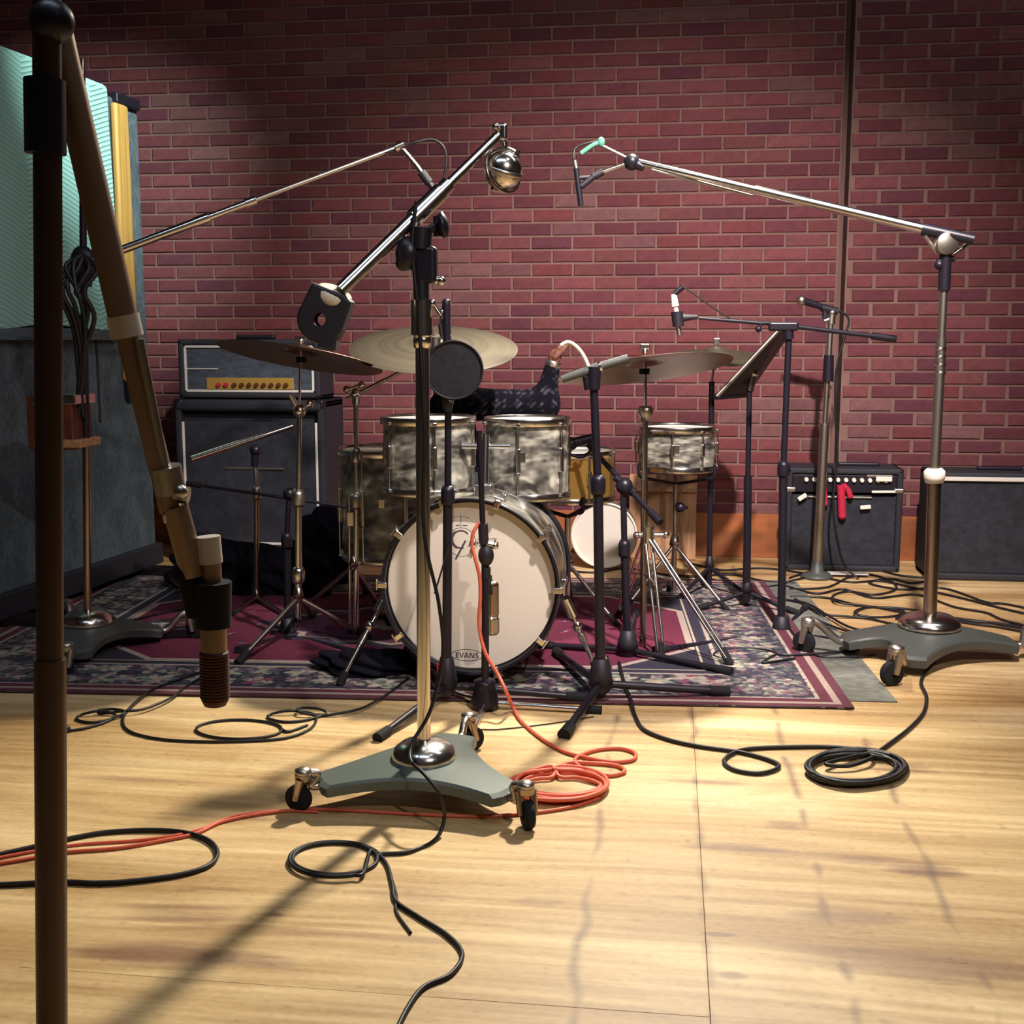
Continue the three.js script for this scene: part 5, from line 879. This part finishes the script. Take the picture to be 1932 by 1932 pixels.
{
  const pts = [[905, 985, 13.5], [893, 1005, 13.49], [891, 1030, 13.49], [898, 1060, 13.48], [905, 1090, 13.48], [906, 1130, 13.48], [904, 1180, 13.48], [915, 1230, 13.46], [938, 1270, 13.44], [955, 1305, 13.4], [968, 1335, .01], [985, 1362], [1020, 1392], [1060, 1416], [1100, 1428], [1150, 1437], [1192, 1434], [1198, 1421], [1170, 1412], [1130, 1414], [1095, 1425], [1085, 1438], [1110, 1455], [1150, 1463], [1178, 1456], [1165, 1445], [1120, 1440], [1070, 1440]];
  const coil = []; for (let k = 0; k < 7; k++) coil.push(...loop(1055 + rr(-12, 8), 1482 + rr(-7, 7), 84 + rr(-14, 12), 26 + rr(-6, 6), -1.6, -1.6 + 2 * PI * .97, 16).map(([x, y]) => [x, y, .0005 + (k % 3) * .005 + rnd() * .003]));
  cable('orange_cable_coil', 'coil of orange cable on the floor beside the green-grey caster base', [...pts, ...coil], .0054, M.cableOrange);
  cable('orange_cable', 'orange cable end trailing from the coil under the caster base', [...loop(1050, 1488, 74, 20, .5, 3.4, 12), [952, 1482], [962, 1472], [985, 1462], [1020, 1452], [1060, 1446]], .0045, M.cableOrange);
}
{
  const coil = []; for (let k = 0; k < 7; k++) coil.push(...loop(1612 + rr(-7, 7), 1448 + rr(-4, 4), 90 + rr(-9, 7), 30 + rr(-4, 3), -1.2, -1.2 + 2 * PI * .97, 16).map(([x, y]) => [x, y, .0005 + (k % 3) * .005 + rnd() * .003]));
  cable('black_cable_coil', 'neat coil of black cable on bare plywood near the dark grey caster base', [[1762, 1250], [1744, 1272], [1738, 1290], [1748, 1315], [1742, 1345], [1715, 1375], [1680, 1402], [1655, 1420], [1640, 1432, .012], [1600, 1445, .008], [1560, 1440, .01], ...coil, [1650, 1418, .012], [1580, 1410], [1500, 1409], [1420, 1412], [1385, 1420], [1366, 1436], [1385, 1452], [1430, 1459], [1462, 1452], [1468, 1442], [1440, 1430], [1390, 1418], [1320, 1408], [1260, 1395], [1215, 1376], [1198, 1350], [1190, 1320], [1178, 1290], [1168, 1250]], .0058, M.cableBlack);
}
cable('black_cable', 'black cable looping from the rug onto bare floor behind the hanging microphone', [[395, 1262], [350, 1278], [290, 1300], [250, 1330], [232, 1358], [245, 1380], [300, 1394], [380, 1399], [470, 1398], [540, 1392], [585, 1375], [597, 1355], [585, 1345], [545, 1341], [510, 1348], [508, 1356], [540, 1362], [580, 1358], [615, 1346], [600, 1337], [565, 1336], [565, 1344], [610, 1350], [660, 1342], [690, 1333], [730, 1310], [770, 1280]], .0042, M.cableBlack);
cable('black_cable', 'black cable ring lying on bare plywood before the rug edge', [...loop(451, 1376, 81, 18, 0, 2 * PI, 24), [545, 1380], [580, 1368]], .0042, M.cableBlack);
cable('black_cable', 'small coil of black cable on plywood beside the dark bronze stand', [[118, 1380], [160, 1374], [200, 1362], [218, 1350], [200, 1342], [175, 1343], [150, 1350], [146, 1358], [170, 1363], [205, 1358], [235, 1344], [215, 1338], [185, 1340], [190, 1346], [230, 1342], [270, 1338], [320, 1318], [350, 1296], [385, 1275]], .0042, M.cableBlack);
solo('cable_plug', 'dark cable plug on the floor by the dark bronze stand', 'plug', rod(F(112, 1381, .012), F(128, 1374, .012), .012, .010), M.black);
cable('thin_cable', 'thin brown cable lying across the floor behind the caster base', [[905, 1376], [940, 1376], [1000, 1370], [1060, 1362], [1120, 1352]], .0022, M.cableBrown);
cable('thin_cable', 'thin dark cable hanging across the bass drum head', [[820, 1120, 13.52], [838, 1060, 13.53], [846, 1030, 13.54]], .0028, M.cableBlack);
// tangle in front of the amplifiers
const TL = 'dark cable in the tangle on the floor before the combo amplifier', TG = 'tangled cables before the amplifiers';
for (const pts of [
  [[1300, 1062], [1360, 1075], [1440, 1072], [1520, 1082], [1600, 1098], [1660, 1096], [1720, 1108], [1800, 1125], [1900, 1150], [2010, 1174]],
  [[1490, 1112], [1560, 1108], [1600, 1090], [1640, 1084], [1680, 1096], [1690, 1112], [1650, 1122], [1600, 1116], [1572, 1124], [1580, 1136], [1640, 1144], [1720, 1158], [1800, 1166], [1900, 1180], [2010, 1204]],
  [[1490, 1125], [1560, 1128], [1620, 1142], [1700, 1150], [1690, 1162], [1640, 1164], [1612, 1156], [1640, 1146], [1720, 1150], [1820, 1170], [1900, 1178], [2010, 1202]],
  [[1500, 1130], [1535, 1150], [1560, 1160], [1630, 1166], [1690, 1178], [1760, 1184], [1720, 1172], [1690, 1166], [1740, 1162], [1830, 1176], [1900, 1186], [2010, 1210]],
  [[1530, 1165], [1580, 1185], [1640, 1200], [1710, 1206], [1780, 1200], [1840, 1204], [1900, 1208], [2010, 1232]],
  [[1480, 1105], [1540, 1120], [1590, 1112], [1650, 1128], [1730, 1122], [1800, 1145], [1860, 1156], [1900, 1172], [2010, 1196]],
  [[1660, 1076], [1700, 1086], [1760, 1092], [1720, 1100], [1680, 1092], [1640, 1100], [1700, 1112], [1780, 1110], [1860, 1136], [1900, 1140], [2010, 1164]],
  [[1490, 1090], [1530, 1078], [1560, 1074], [1540, 1086], [1500, 1094], [1470, 1104], [1430, 1108], [1390, 1100]],
  [[1280, 1085], [1340, 1092], [1400, 1110], [1460, 1128], [1520, 1138], [1560, 1160], [1600, 1182], [1650, 1196]],
  [[1060, 1075], [1120, 1080], [1180, 1072], [1240, 1082], [1300, 1088], [1380, 1084], [1440, 1096], [1500, 1100]],
]) cable('tangled_cable', TL, pts, .0052, M.cableBlack, TG);
cable('black_cable', 'black cable coiled on the rug beside the ride cymbal stand', [[1620, 1226], [1560, 1232], [1480, 1236], ...loop(1400, 1232, 62, 14, 0, 2 * PI, 16), ...loop(1405, 1235, 58, 12, 0, 2 * PI, 16, .0004), [1440, 1250], [1500, 1242]], .0045, M.cableBlack);
cable('black_cable', 'black cable running over the felt pad to the dark grey caster base', [[1480, 1168], [1500, 1200], [1540, 1236], [1600, 1240], [1650, 1236]], .0042, M.cableBlack);
cable('black_cable', 'black cable winding over the rug behind the stand before the gobo', [[190, 1160], [240, 1170], [300, 1158], [350, 1150], [330, 1176], [280, 1186], [310, 1192], [360, 1180]], .005, M.cableBlack);

renderer.render(scene, camera);
